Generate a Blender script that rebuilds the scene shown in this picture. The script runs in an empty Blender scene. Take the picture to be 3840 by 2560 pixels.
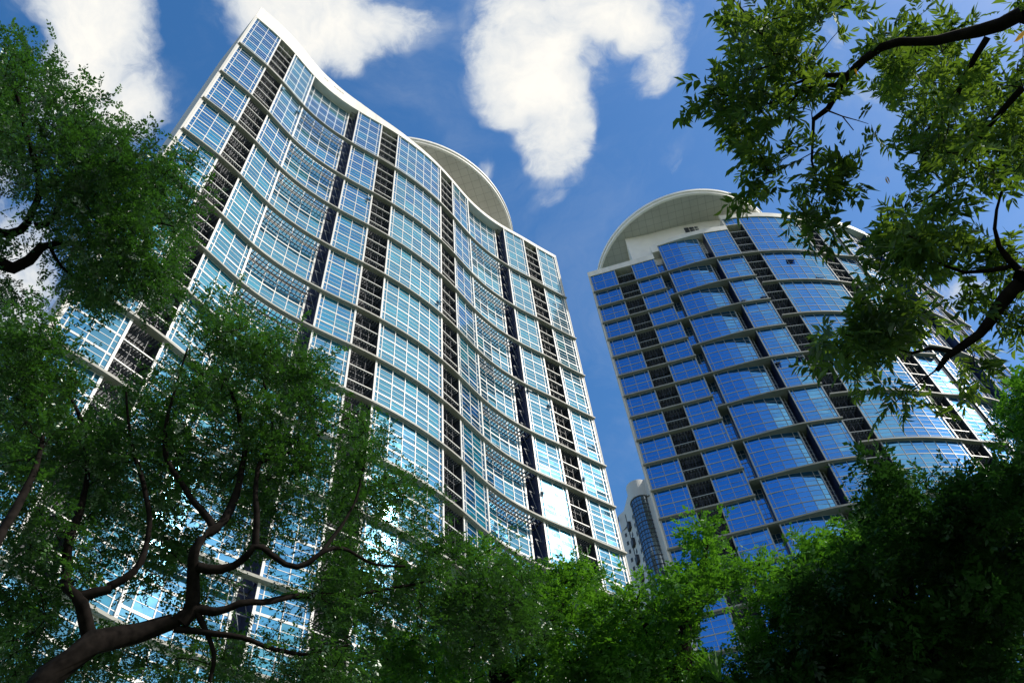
import bpy, math, random
import numpy as np
from mathutils import Vector
rad = math.radians
rng = np.random.default_rng(7)
random.seed(7)
scene = bpy.context.scene
col = scene.collection

# ------------------------------------------------------------------ camera
EYE = 1.6
F_PX, EL, ROLL = 3107.66, rad(54.0592), rad(-7.2138)      # focal length in px of a 3840 px frame
ce, se = math.cos(EL), math.sin(EL)
cr, sr = math.cos(ROLL), math.sin(ROLL)
FW = np.array([0, ce, se]); UP0 = np.array([0, -se, ce]); RT0 = np.array([1.0, 0, 0])
RT = cr * RT0 + sr * UP0
UPV = -sr * RT0 + cr * UP0
cd = bpy.data.cameras.new('camera')
cam = bpy.data.objects.new('camera', cd); col.objects.link(cam)
cd.sensor_width = 36.0; cd.lens = 36.0 * F_PX / 3840.0
cd.clip_start = 0.1; cd.clip_end = 6000
from mathutils import Matrix
m = Matrix.Identity(4)
for i in range(3):
    m[i][0] = RT[i]; m[i][1] = UPV[i]; m[i][2] = -FW[i]
m[2][3] = EYE
cam.matrix_world = m
scene.camera = cam

# ------------------------------------------------------------------ light
SUN_AZ, SUN_EL = 102.0, 41.0         # azimuth clockwise from +Y
scene.view_settings.view_transform = 'Standard'
scene.view_settings.look = 'None'
scene.view_settings.exposure = 0.15
scene.view_settings.gamma = 1.0
SKY_STRENGTH = 0.15
SUN_STRENGTH = 4.6

w = bpy.data.worlds.new('World'); scene.world = w; w.use_nodes = True
nt = w.node_tree; nt.nodes.clear(); N = nt.nodes; LK = nt.links
def node(tree, typ, **kw):
    n = tree.nodes.new(typ)
    for k, v in kw.items():
        setattr(n, k, v)
    return n
def math_node(tree, op, a, b=None, c=None, clamp=False):
    n = tree.nodes.new('ShaderNodeMath'); n.operation = op; n.use_clamp = clamp
    for i, v in enumerate((a, b, c)):
        if v is None: continue
        if isinstance(v, (int, float)): n.inputs[i].default_value = v
        else: tree.links.new(v, n.inputs[i])
    return n.outputs[0]
sky = node(nt, 'ShaderNodeTexSky', sky_type='NISHITA')
sky.sun_disc = False; sky.sun_elevation = rad(SUN_EL); sky.sun_rotation = rad(SUN_AZ)
sky.altitude = 30; sky.air_density = 1.0; sky.dust_density = 0.8; sky.ozone_density = 1.8
hs = node(nt, 'ShaderNodeHueSaturation'); LK.new(sky.outputs[0], hs.inputs['Color'])
hs.inputs['Saturation'].default_value = 1.32; hs.inputs['Value'].default_value = 1.22
tc = node(nt, 'ShaderNodeTexCoord')
sep = node(nt, 'ShaderNodeSeparateXYZ'); LK.new(tc.outputs['Generated'], sep.inputs[0])
zc = math_node(nt, 'MAXIMUM', sep.outputs[2], 0.06)
px = math_node(nt, 'DIVIDE', sep.outputs[0], zc)
py = math_node(nt, 'DIVIDE', sep.outputs[1], zc)
cmb = node(nt, 'ShaderNodeCombineXYZ'); LK.new(px, cmb.inputs[0]); LK.new(py, cmb.inputs[1])
def noise(scale, detail, rough, vec, dist=0.0, off=(0, 0, 0)):
    mp = node(nt, 'ShaderNodeMapping'); LK.new(vec, mp.inputs[0]); mp.inputs[1].default_value = off
    n = node(nt, 'ShaderNodeTexNoise'); LK.new(mp.outputs[0], n.inputs['Vector'])
    n.inputs['Scale'].default_value = scale; n.inputs['Detail'].default_value = detail
    n.inputs['Roughness'].default_value = rough; n.inputs['Distortion'].default_value = dist
    return n
wn = noise(5.0, 4, 0.55, cmb.outputs[0])
sub = node(nt, 'ShaderNodeVectorMath', operation='SUBTRACT'); LK.new(wn.outputs['Color'], sub.inputs[0]); sub.inputs[1].default_value = (0.5, 0.5, 0.5)
scl = node(nt, 'ShaderNodeVectorMath', operation='SCALE'); LK.new(sub.outputs[0], scl.inputs[0]); scl.inputs['Scale'].default_value = 0.16
add = node(nt, 'ShaderNodeVectorMath', operation='ADD'); LK.new(cmb.outputs[0], add.inputs[0]); LK.new(scl.outputs[0], add.inputs[1])
WV = add.outputs[0]

def ray(vx, vy):
    """direction for a point of the 2352 x 1568 view of the photograph"""
    x, y = vx * 3840 / 2352, vy * 3840 / 2352
    return FW + RT * (x - 1920) / F_PX - UPV * (y - 1280) / F_PX
def lay(vx, vy):
    d = ray(vx, vy); return d[0] / d[2], d[1] / d[2]
# each cloud: centre and two half-axis end points on the view, weight
CLOUDS = [((190, 60), (420, 80), (190, 330), 1.25), ((300, 220), (430, 220), (300, 380), 1.0), ((120, 150), (260, 150), (120, 330), 1.0),
          ((40, 640), (170, 640), (40, 800), 1.1), ((-60, 300), (130, 300), (-60, 640), .8),
          ((700, 20), (950, 20), (720, 200), 1.15), ((880, 40), (1060, 60), (880, 130), .95), ((760, 110), (860, 110), (760, 200), .8),
          ((1220, 110), (1400, 120), (1230, 340), 1.5), ((1330, 20), (1600, 40), (1330, 170), 1.3), ((1265, 310), (1380, 310), (1270, 470), .95),
          ((1480, 130), (1560, 130), (1475, 260), .75), ((1110, 110), (1190, 110), (1110, 200), .6),
          ((1570, 385), (1600, 385), (1570, 440), .38), ((1100, 385), (1140, 385), (1100, 420), .38), ((1260, 465), (1310, 465), (1260, 500), .3),
          ((2010, 190), (2130, 190), (2010, 260), .6), ((1930, 60), (2000, 60), (1930, 150), .5), ((2210, 640), (2330, 640), (2210, 720), .6)]
tot = None
for (c, a, b, wt) in CLOUDS:
    cx, cy = lay(*c); ax, ay = lay(*a); bx, by = lay(*b)
    M2 = np.linalg.inv(np.array([[ax - cx, bx - cx], [ay - cy, by - cy]]))
    s2 = node(nt, 'ShaderNodeVectorMath', operation='SUBTRACT'); LK.new(WV, s2.inputs[0]); s2.inputs[1].default_value = (cx, cy, 0)
    d1 = node(nt, 'ShaderNodeVectorMath', operation='DOT_PRODUCT'); LK.new(s2.outputs[0], d1.inputs[0]); d1.inputs[1].default_value = (M2[0, 0], M2[0, 1], 0)
    d2 = node(nt, 'ShaderNodeVectorMath', operation='DOT_PRODUCT'); LK.new(s2.outputs[0], d2.inputs[0]); d2.inputs[1].default_value = (M2[1, 0], M2[1, 1], 0)
    q = math_node(nt, 'ADD', math_node(nt, 'MULTIPLY', d1.outputs['Value'], d1.outputs['Value']), math_node(nt, 'MULTIPLY', d2.outputs['Value'], d2.outputs['Value']))
    g = math_node(nt, 'MULTIPLY', math_node(nt, 'SUBTRACT', 1.0, q, clamp=True), wt)
    tot = g if tot is None else math_node(nt, 'MAXIMUM', tot, g)
# the rest of the sky (sides and behind) carries scattered clouds of the same kind
far = noise(2.2, 3, 0.5, cmb.outputs[0], off=(3.1, 1.7, 0))
farm = node(nt, 'ShaderNodeMapRange'); LK.new(far.outputs[0], farm.inputs[0]); farm.inputs[1].default_value = 0.36; farm.inputs[2].default_value = 0.60; farm.inputs[4].default_value = 1.3
side = node(nt, 'ShaderNodeMapRange'); LK.new(py, side.inputs[0]); side.inputs[1].default_value = -1.2; side.inputs[2].default_value = -1.8
side2 = node(nt, 'ShaderNodeMapRange'); LK.new(px, side2.inputs[0]); side2.inputs[1].default_value = 0.12; side2.inputs[2].default_value = 0.4
south = node(nt, 'ShaderNodeMapRange'); LK.new(py, south.inputs[0]); south.inputs[1].default_value = 0.35; south.inputs[2].default_value = 0.1
sd = math_node(nt, 'MAXIMUM', side.outputs[0], math_node(nt, 'MULTIPLY', side2.outputs[0], south.outputs[0]))
tot = math_node(nt, 'MAXIMUM', tot, math_node(nt, 'MULTIPLY', farm.outputs[0], sd))
det = noise(5.5, 14, 0.64, WV, dist=0.1, off=(1.3, 4.4, 0))
dn = math_node(nt, 'MULTIPLY_ADD', det.outputs[0], 4.0, -2.15)
dens = math_node(nt, 'ADD', math_node(nt, 'MULTIPLY', tot, 1.25), dn)
cov = node(nt, 'ShaderNodeMapRange', interpolation_type='SMOOTHSTEP'); LK.new(dens, cov.inputs[0])
cov.inputs[1].default_value = 0.05; cov.inputs[2].default_value = 1.0
gate = node(nt, 'ShaderNodeMapRange'); LK.new(tot, gate.inputs[0]); gate.inputs[1].default_value = 0.02; gate.inputs[2].default_value = 0.35
covg = math_node(nt, 'MULTIPLY', cov.outputs[0], gate.outputs[0])
vn = noise(3.2, 9, 0.66, WV, dist=0.6, off=(7.7, 2.1, 0))
veil = node(nt, 'ShaderNodeMapRange', interpolation_type='SMOOTHSTEP'); LK.new(vn.outputs[0], veil.inputs[0]); veil.inputs[1].default_value = 0.44; veil.inputs[2].default_value = 0.78; veil.inputs[4].default_value = 0.6
covg = math_node(nt, 'MAXIMUM', covg, math_node(nt, 'MULTIPLY', veil.outputs[0], math_node(nt, 'MULTIPLY_ADD', tot, 1.6, .25, clamp=True)))
haze_s = node(nt, 'ShaderNodeMapRange'); LK.new(far.outputs[0], haze_s.inputs[0]); haze_s.inputs[1].default_value = 0.3; haze_s.inputs[2].default_value = 0.62; haze_s.inputs[3].default_value = 0.15; haze_s.inputs[4].default_value = 0.85
south2 = node(nt, 'ShaderNodeMapRange'); LK.new(py, south2.inputs[0]); south2.inputs[1].default_value = -0.12; south2.inputs[2].default_value = -0.4
covg = math_node(nt, 'MAXIMUM', covg, math_node(nt, 'MULTIPLY', haze_s.outputs[0], math_node(nt, 'MULTIPLY', side2.outputs[0], south2.outputs[0])))
core = node(nt, 'ShaderNodeMapRange', interpolation_type='SMOOTHSTEP'); LK.new(dens, core.inputs[0]); core.inputs[1].default_value = 0.3; core.inputs[2].default_value = 2.0
ccol = node(nt, 'ShaderNodeMix', data_type='RGBA'); LK.new(core.outputs[0], ccol.inputs['Factor'])
ccol.inputs['A'].default_value = (3.7, 4.1, 4.6, 1); ccol.inputs['B'].default_value = (6.6, 6.35, 5.8, 1)
mixc = node(nt, 'ShaderNodeMix', data_type='RGBA'); LK.new(covg, mixc.inputs['Factor'])
LK.new(hs.outputs[0], mixc.inputs['A']); LK.new(ccol.outputs['Result'], mixc.inputs['B'])
bg = node(nt, 'ShaderNodeBackground'); LK.new(mixc.outputs['Result'], bg.inputs[0]); bg.inputs[1].default_value = SKY_STRENGTH
ow = node(nt, 'ShaderNodeOutputWorld'); LK.new(bg.outputs[0], ow.inputs[0])

sl = bpy.data.lights.new('sun', 'SUN'); sl.energy = SUN_STRENGTH; sl.angle = rad(0.53); sl.color = (1.0, 0.93, 0.82)
so = bpy.data.objects.new('sun', sl); col.objects.link(so)
sdir = Vector((math.sin(rad(SUN_AZ)) * math.cos(rad(SUN_EL)), math.cos(rad(SUN_AZ)) * math.cos(rad(SUN_EL)), math.sin(rad(SUN_EL))))
so.rotation_euler = sdir.to_track_quat('Z', 'Y').to_euler(); so.location = (60, -20, 300)

# ------------------------------------------------------------------ materials
def mat(name, base, rough=0.6, noise_amt=0.12, scale=0.8, spec=0.4, metallic=0.0, streak=False):
    mt = bpy.data.materials.new(name); mt.use_nodes = True; t = mt.node_tree
    b = t.nodes['Principled BSDF']; b.inputs['Roughness'].default_value = rough
    b.inputs['Specular IOR Level'].default_value = spec; b.inputs['Metallic'].default_value = metallic
    g = t.nodes.new('ShaderNodeNewGeometry')
    mp = t.nodes.new('ShaderNodeMapping'); t.links.new(g.outputs['Position'], mp.inputs[0])
    if streak: mp.inputs[3].default_value = (1, 1, 0.12)
    n = t.nodes.new('ShaderNodeTexNoise'); n.inputs['Scale'].default_value = scale; n.inputs['Detail'].default_value = 6
    t.links.new(mp.outputs[0], n.inputs['Vector'])
    r = t.nodes.new('ShaderNodeMapRange'); t.links.new(n.outputs[0], r.inputs[0]); r.inputs[1].default_value = .3; r.inputs[2].default_value = .7
    r.inputs[3].default_value = 1 - noise_amt; r.inputs[4].default_value = 1 + noise_amt
    mx = t.nodes.new('ShaderNodeVectorMath'); mx.operation = 'SCALE'; mx.inputs[0].default_value = base; t.links.new(r.outputs[0], mx.inputs['Scale'])
    t.links.new(mx.outputs[0], b.inputs['Base Color'])
    return mt
def glass(name, dark, light, refl, base_fac=0.42, rough=0.03, stripes=0.0):
    mt = bpy.data.materials.new(name); mt.use_nodes = True; t = mt.node_tree; t.nodes.clear()
    at = node(t, 'ShaderNodeAttribute', attribute_name='tint')
    cr_ = node(t, 'ShaderNodeMix', data_type='RGBA'); t.links.new(at.outputs['Fac'], cr_.inputs['Factor'])
    cr_.inputs['A'].default_value = (*dark, 1); cr_.inputs['B'].default_value = (*light, 1)
    df = node(t, 'ShaderNodeBsdfDiffuse')
    if stripes:
        g = node(t, 'ShaderNodeNewGeometry'); s = node(t, 'ShaderNodeSeparateXYZ'); t.links.new(g.outputs['Position'], s.inputs[0])
        wv = math_node(t, 'SINE', math_node(t, 'MULTIPLY', s.outputs[2], 7.0))
        sc_ = math_node(t, 'MULTIPLY_ADD', wv, stripes, 1.0)
        v = node(t, 'ShaderNodeVectorMath', operation='SCALE'); t.links.new(cr_.outputs['Result'], v.inputs[0]); t.links.new(sc_, v.inputs['Scale'])
        t.links.new(v.outputs[0], df.inputs[0])
    else:
        t.links.new(cr_.outputs['Result'], df.inputs[0])
    gl = node(t, 'ShaderNodeBsdfGlossy'); gl.inputs['Color'].default_value = (*refl, 1); gl.inputs['Roughness'].default_value = rough
    # rolled-glass waviness
    gg = node(t, 'ShaderNodeNewGeometry')
    nz = node(t, 'ShaderNodeTexNoise'); t.links.new(gg.outputs['Position'], nz.inputs['Vector']); nz.inputs['Scale'].default_value = 0.55; nz.inputs['Detail'].default_value = 2
    bp = node(t, 'ShaderNodeBump'); bp.inputs['Strength'].default_value = 0.5; bp.inputs['Distance'].default_value = 0.035
    t.links.new(nz.outputs[0], bp.inputs['Height']); t.links.new(bp.outputs[0], gl.inputs['Normal'])
    fr = node(t, 'ShaderNodeFresnel'); fr.inputs[0].default_value = 1.6
    fac = math_node(t, 'MULTIPLY_ADD', fr.outputs[0], 1.0 - base_fac, base_fac, clamp=True)
    ms = node(t, 'ShaderNodeMixShader'); t.links.new(fac, ms.inputs[0]); t.links.new(df.outputs[0], ms.inputs[1]); t.links.new(gl.outputs[0], ms.inputs[2])
    o = node(t, 'ShaderNodeOutputMaterial'); t.links.new(ms.outputs[0], o.inputs[0])
    return mt
def leaf_mat(name, dark, light, trans_col, trans=0.35, gloss=0.08, rough=0.45):
    mt = bpy.data.materials.new(name); mt.use_nodes = True; t = mt.node_tree; t.nodes.clear()
    at = node(t, 'ShaderNodeAttribute', attribute_name='tint')
    c = node(t, 'ShaderNodeMix', data_type='RGBA'); t.links.new(at.outputs['Fac'], c.inputs['Factor'])
    c.inputs['A'].default_value = (*dark, 1); c.inputs['B'].default_value = (*light, 1)
    df = node(t, 'ShaderNodeBsdfDiffuse'); t.links.new(c.outputs['Result'], df.inputs[0])
    tr = node(t, 'ShaderNodeBsdfTranslucent')
    c2 = node(t, 'ShaderNodeMix', data_type='RGBA'); t.links.new(at.outputs['Fac'], c2.inputs['Factor'])
    c2.inputs['A'].default_value = (trans_col[0] * .5, trans_col[1] * .6, trans_col[2] * .5, 1); c2.inputs['B'].default_value = (*trans_col, 1)
    t.links.new(c2.outputs['Result'], tr.inputs[0])
    m1 = node(t, 'ShaderNodeMixShader'); m1.inputs[0].default_value = trans; t.links.new(df.outputs[0], m1.inputs[1]); t.links.new(tr.outputs[0], m1.inputs[2])
    gl = node(t, 'ShaderNodeBsdfGlossy'); gl.inputs['Roughness'].default_value = rough; gl.inputs['Color'].default_value = (.9, 1, .95, 1)
    m2 = node(t, 'ShaderNodeMixShader'); m2.inputs[0].default_value = gloss; t.links.new(m1.outputs[0], m2.inputs[1]); t.links.new(gl.outputs[0], m2.inputs[2])
    o = node(t, 'ShaderNodeOutputMaterial'); t.links.new(m2.outputs[0], o.inputs[0])
    return mt
M = {
    'white': mat('white_paint', (.80, .78, .73), .45, .05, .5),
    'frame_l': mat('white_mullion', (.64, .64, .62), .4, .06, .4),
    'frame_r': mat('grey_mullion', (.28, .31, .33), .4, .08, .4),
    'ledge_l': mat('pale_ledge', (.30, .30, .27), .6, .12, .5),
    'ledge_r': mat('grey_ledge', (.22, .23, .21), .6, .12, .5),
    'parapet': mat('parapet_cladding', (.70, .68, .62), .5, .10, .6, streak=True),
    'end': mat('end_wall', (.52, .51, .48), .7, .10, .25, streak=True),
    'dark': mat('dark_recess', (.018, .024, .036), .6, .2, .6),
    'maroon': mat('maroon_return', (.06, .035, .035), .6, .2, .6),
    'blue_return': mat('blue_return', (.012, .024, .075), .3, .2, .6),
    'slat': mat('grating_slat', (.16, .18, .21), .5, .1, .6),
    'slat_w': mat('sunshade_slat', (.50, .52, .53), .35, .1, .6),
    'steel': mat('dark_steel', (.05, .06, .08), .5, .2, .6),
    'glass_l': glass('teal_glass', (.010, .055, .12), (.02, .24, .33), (.22, .57, .84), .52, .06, .25),
    'glass_r': glass('blue_glass', (.004, .018, .10), (.006, .045, .17), (.14, .43, .80), .72, .06),
    'bark': mat('bark', (.010, .008, .007), .95, .6, 14.0, spec=.08),  # shade on trunks and limbs is put into this near-black base colour
    'far_wall': mat('far_wall', (.66, .65, .62), .8, .10, .12, streak=True),
    'far_glass': glass('far_glass', (.02, .04, .06), (.05, .09, .13), (.55, .65, .75), .35, .08),
    'far_dark': mat('far_dark', (.05, .05, .055), .6, .2, .5),
    'grass': mat('grass_ground', (.05, .08, .03), .95, .35, .7),
}
def panel_mat(name, base, line, sx):
    mt = mat(name, base, .5, .06, .25); t = mt.node_tree; b = t.nodes['Principled BSDF']
    src = b.inputs['Base Color'].links[0].from_socket
    g = t.nodes.new('ShaderNodeNewGeometry'); s = t.nodes.new('ShaderNodeSeparateXYZ'); t.links.new(g.outputs['Position'], s.inputs[0])
    def ln(sock):
        f = math_node(t, 'FRACT', math_node(t, 'DIVIDE', sock, sx))
        return math_node(t, 'LESS_THAN', f, 0.045)
    u = math_node(t, 'MULTIPLY_ADD', s.outputs[0], .985, math_node(t, 'MULTIPLY', s.outputs[1], -.17))
    v = math_node(t, 'MULTIPLY_ADD', s.outputs[1], .985, math_node(t, 'MULTIPLY', s.outputs[0], .17))
    l = math_node(t, 'MAXIMUM', ln(u), ln(v))
    mx = t.nodes.new('ShaderNodeMix'); mx.data_type = 'RGBA'; t.links.new(l, mx.inputs['Factor']); t.links.new(src, mx.inputs['A'])
    mx.inputs['B'].default_value = (*line, 1); t.links.new(mx.outputs['Result'], b.inputs['Base Color'])
    return mt
M['soffit'] = panel_mat('soffit_panels', (.50, .50, .46), (.30, .30, .28), 2.0)
M['feather'] = leaf_mat('feathery_leaf', (.006, .028, .008), (.042, .125, .018), (.09, .26, .02), .28, .065, .35)
M['bush'] = leaf_mat('bushy_leaf', (.012, .055, .008), (.060, .190, .018), (.16, .42, .02), .34, .04)
M['shadeleaf'] = leaf_mat('shaded_leaf', (.005, .018, .006), (.026, .085, .012), (.05, .15, .02), .2, .02)  # greens taken near black: the crown's shade is put into the leaf colour
M['broad'] = leaf_mat('broad_leaf', (.006, .026, .009), (.030, .085, .014), (.26, .42, .03), .30, .03)
M['yellow'] = leaf_mat('yellow_leaf', (.30, .16, .01), (.50, .26, .01), (.7, .35, .02), .4, .05)

# ------------------------------------------------------------------ mesh helpers
def tag(o, label=None, cat=None, group=None, kind=None):
    if label: o['label'] = label
    if cat: o['category'] = cat
    if group: o['group'] = group
    if kind: o['kind'] = kind
    return o
def empty(name, loc, **kw):
    o = bpy.data.objects.new(name, None); o.location = loc; col.objects.link(o); o.empty_display_size = 2
    return tag(o, **kw)
BASE = {}
def mesh_obj(name, V, Fq, material, parent=None, tint=None, smooth=False, base=None):
    """V (n,3) world coordinates, Fq list/array of quads (or tris repeated via lists)"""
    V = np.asarray(V, dtype=np.float64).reshape(-1, 3)
    if base is None:
        p = parent; base = np.zeros(3)
        while p is not None:
            base = base + np.array(p.location); p = p.parent
    V = V - base
    me = bpy.data.meshes.new(name)
    Fq = np.asarray(Fq, dtype=np.int32)
    k = Fq.shape[1]
    me.vertices.add(len(V)); me.vertices.foreach_set('co', V.astype(np.float32).ravel())
    me.loops.add(Fq.size); me.loops.foreach_set('vertex_index', Fq.ravel())
    me.polygons.add(len(Fq)); me.polygons.foreach_set('loop_start', np.arange(0, Fq.size, k, dtype=np.int32))
    me.polygons.foreach_set('loop_total', np.full(len(Fq), k, dtype=np.int32))
    me.polygons.foreach_set('use_smooth', np.full(len(Fq), bool(smooth)))
    me.update(calc_edges=True)
    if tint is not None:
        a = me.attributes.new('tint', 'FLOAT', 'FACE'); a.data.foreach_set('value', np.asarray(tint, dtype=np.float32))
    me.materials.append(material)
    o = bpy.data.objects.new(name, me); col.objects.link(o)
    if parent is not None: o.parent = parent
    return o
BOXF = np.array([[0, 3, 2, 1], [4, 5, 6, 7], [0, 1, 5, 4], [1, 2, 6, 5], [2, 3, 7, 6], [3, 0, 4, 7]])
class MB:
    def __init__(s): s.v = []; s.f = []; s.n = 0; s.t = []
    def hexa(s, c8):
        s.v.append(np.asarray(c8, dtype=float)); s.f.append(BOXF + s.n); s.n += 8; s.t += [0] * 6
    def quad(s, c4, t=0.0):
        s.v.append(np.asarray(c4, dtype=float)); s.f.append(np.array([[0, 1, 2, 3]]) + s.n); s.n += 4; s.t.append(t)
    def raw(s, V, Fq):
        s.v.append(np.asarray(V, float)); s.f.append(np.asarray(Fq) + s.n); s.n += len(V); s.t += [0] * len(Fq)
    def build(s, name, material, parent=None, tint=False, smooth=False):
        if not s.v: return None
        return mesh_obj(name, np.vstack(s.v), np.vstack(s.f), material, parent, s.t if tint else None, smooth)
    def box(s, x0, x1, y0, y1, z0, z1):
        s.hexa([(x0, y0, z0), (x1, y0, z0), (x1, y1, z0), (x0, y1, z0), (x0, y0, z1), (x1, y0, z1), (x1, y1, z1), (x0, y1, z1)])
    def prism(s, poly, z0, z1):
        """vertical walls + caps fan (convex enough) from a plan polygon"""
        n = len(poly); P = np.array(poly)
        V = np.vstack([np.c_[P, np.full(n, z0)], np.c_[P, np.full(n, z1)]])
        s.raw(V, [[i, (i + 1) % n, (i + 1) % n + n, i + n] for i in range(n)])
        c = P.mean(0)
        V2 = np.vstack([V, [[*c, z0], [*c, z1]]])
        Fq = []
        for i in range(0, n):
            j = (i + 1) % n
            Fq.append([i, 2 * n, j, j]); Fq.append([i + n, j + n, 2 * n + 1, 2 * n + 1])
        # degenerate-free: use thin quads split
        V3 = []; F3 = []
        for (a, b, c_, d) in Fq:
            if c_ == d:
                tri = V2[[a, b, c_]]; mid = (tri[1] + tri[2]) / 2
                k = len(V3); V3 += [tri[0], tri[1], mid, tri[2]]; F3.append([k, k + 1, k + 2, k + 3])
        s.raw(np.array(V3), F3)
def nat(t, y):
    n = len(t); h = np.diff(t); A = np.zeros((n, n)); b = np.zeros(n); A[0, 0] = A[-1, -1] = 1
    for i in range(1, n - 1):
        A[i, i - 1] = h[i - 1]; A[i, i] = 2 * (h[i - 1] + h[i]); A[i, i + 1] = h[i]; b[i] = 6 * ((y[i + 1] - y[i]) / h[i] - (y[i] - y[i - 1]) / h[i - 1])
    Mm = np.linalg.solve(A, b)
    def ev(x):
        i = int(np.clip(np.searchsorted(t, x) - 1, 0, n - 2)); a = t[i + 1] - x; c = x - t[i]; H = h[i]
        v = (Mm[i] * a ** 3 + Mm[i + 1] * c ** 3) / (6 * H) + (y[i] / H - Mm[i] * H / 6) * a + (y[i + 1] / H - Mm[i + 1] * H / 6) * c
        d = (-3 * Mm[i] * a * a + 3 * Mm[i + 1] * c * c) / (6 * H) - (y[i] / H - Mm[i] * H / 6) + (y[i + 1] / H - Mm[i + 1] * H / 6)
        return v, d
    return ev
class Facade:
    """plan curve; (u, n, z): metres along, metres out of the glass plane, height"""
    def __init__(s, cols):
        P = np.array(cols); s.t = np.r_[0, np.cumsum(np.hypot(*np.diff(P, axis=0).T))]
        s.fx, s.fy = nat(s.t, P[:, 0]), nat(s.t, P[:, 1])
    def pn(s, u):
        x, dx = s.fx(u); y, dy = s.fy(u); L = math.hypot(dx, dy)
        return np.array([x, y]), np.array([dy, -dx]) / L
    def P(s, u, n, z):
        p, nn = s.pn(u); return np.array([p[0] + n * nn[0], p[1] + n * nn[1], z + EYE])
FL = 3.3

def bar_h(mb, fc, ua, ub, na, nb, z0, z1, out, inn=-.02):
    """horizontal bar between two plan points; na / nb: glass plane offset at each end"""
    mb.hexa([fc.P(ua, na + out, z0), fc.P(ub, nb + out, z0), fc.P(ub, nb + inn, z0), fc.P(ua, na + inn, z0),
             fc.P(ua, na + out, z1), fc.P(ub, nb + out, z1), fc.P(ub, nb + inn, z1), fc.P(ua, na + inn, z1)])
def post(mb, fc, u, wd, n0, z0, z1, out, inn=-.03):
    mb.hexa([fc.P(u - wd / 2, n0 + out, z0), fc.P(u + wd / 2, n0 + out, z0), fc.P(u + wd / 2, n0 + inn, z0), fc.P(u - wd / 2, n0 + inn, z0),
             fc.P(u - wd / 2, n0 + out, z1), fc.P(u + wd / 2, n0 + out, z1), fc.P(u + wd / 2, n0 + inn, z1), fc.P(u - wd / 2, n0 + inn, z1)])

def glass_bay(root, fc, u0, u1, zb, zt, mods, rec, style, sink=None):
    """one storey-band of curtain wall between two ledges. mods: module widths; rec: (n at u0, n at u1)"""
    gm, fm = MB(), MB()
    T = style['thick']; tw = style['thin']
    mods = np.array(mods, float); us = u0 + np.r_[0, np.cumsum(mods)] / mods.sum() * (u1 - u0)
    nf = rec if callable(rec) else (lambda u: rec[0] + (rec[1] - rec[0]) * (u - u0) / (u1 - u0))
    floors = np.arange(zt, zb - .01, -FL)          # floor lines downward from the ledge above
    floors = [z for z in floors if z >= zb - .01]
    if floors[-1] > zb + .05: floors.append(zb)
    colt = rng.random(len(us) - 1)
    for k in range(len(floors) - 1):
        za, zb_ = floors[k], floors[k + 1]
        hgt = za - zb_
        rows = [zb_] + ([zb_ + hgt * .32, zb_ + hgt * .66] if hgt > 2 else []) + [za]
        for i in range(len(us) - 1):
            a, b = us[i], us[i + 1]
            wide = (b - a) > 1.2
            blind = rng.random() ** 2.2
            for r in range(len(rows) - 1):
                z0, z1 = rows[r], rows[r + 1]
                j = rng.normal(0, style['jit'], 2)
                ja, jz = j[0] * (b - a), j[1] * (z1 - z0)
                c = [fc.P(a, nf(a) - ja - jz, z0), fc.P(b, nf(b) + ja - jz, z0), fc.P(b, nf(b) + ja + jz, z1), fc.P(a, nf(a) - ja + jz, z1)]
                t_ = min(1, max(0, blind * (1.25 if r == 1 else .8) + rng.normal(0, .05))) if wide else .15 * rng.random()
                gm.quad(c, t_)
        for i in range(len(us) - 1):
            a, b = us[i], us[i + 1]
            if k > 0 or sink is None:
                pass
            zl = za
            if k > 0: bar_h(fm, fc, a, b, nf(a), nf(b), zl - T / 2, zl + T / 2, .05)
            else: bar_h(fm, fc, a, b, nf(a), nf(b), zl - .10, zl, .05)
            for r in rows[1:-1]:
                bar_h(fm, fc, a, b, nf(a), nf(b), r - tw / 2, r + tw / 2, .03)
    bar_h(fm, fc, us[0], us[-1], nf(us[0]), nf(us[-1]), zb, zb + .12, .09) if len(us) < 4 else [bar_h(fm, fc, us[i], us[i + 1], nf(us[i]), nf(us[i + 1]), zb, zb + .12, .09) for i in range(len(us) - 1)]
    for i, u in enumerate(us):
        edge = i in (0, len(us) - 1)
        wd = style['edge'] if edge else style['mull']
        uu = u + (wd / 2 if i == 0 else (-wd / 2 if i == len(us) - 1 else 0))
        post(fm, fc, uu, wd, nf(u), zb, zt, .18 if edge else .07)
    g = gm.build('window_bay', style['glass'], root, tint=True)
    fm.build('frame', style['frame'], g)
    return g
def fold(mb, fc, path, zb, zt):
    V = [fc.P(u, n_, zb) for u, n_ in path] + [fc.P(u, n_, zt) for u, n_ in path]; k = len(path)
    mb.raw(V, [[i, i + 1, i + 1 + k, i + k] for i in range(k - 1)])
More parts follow.
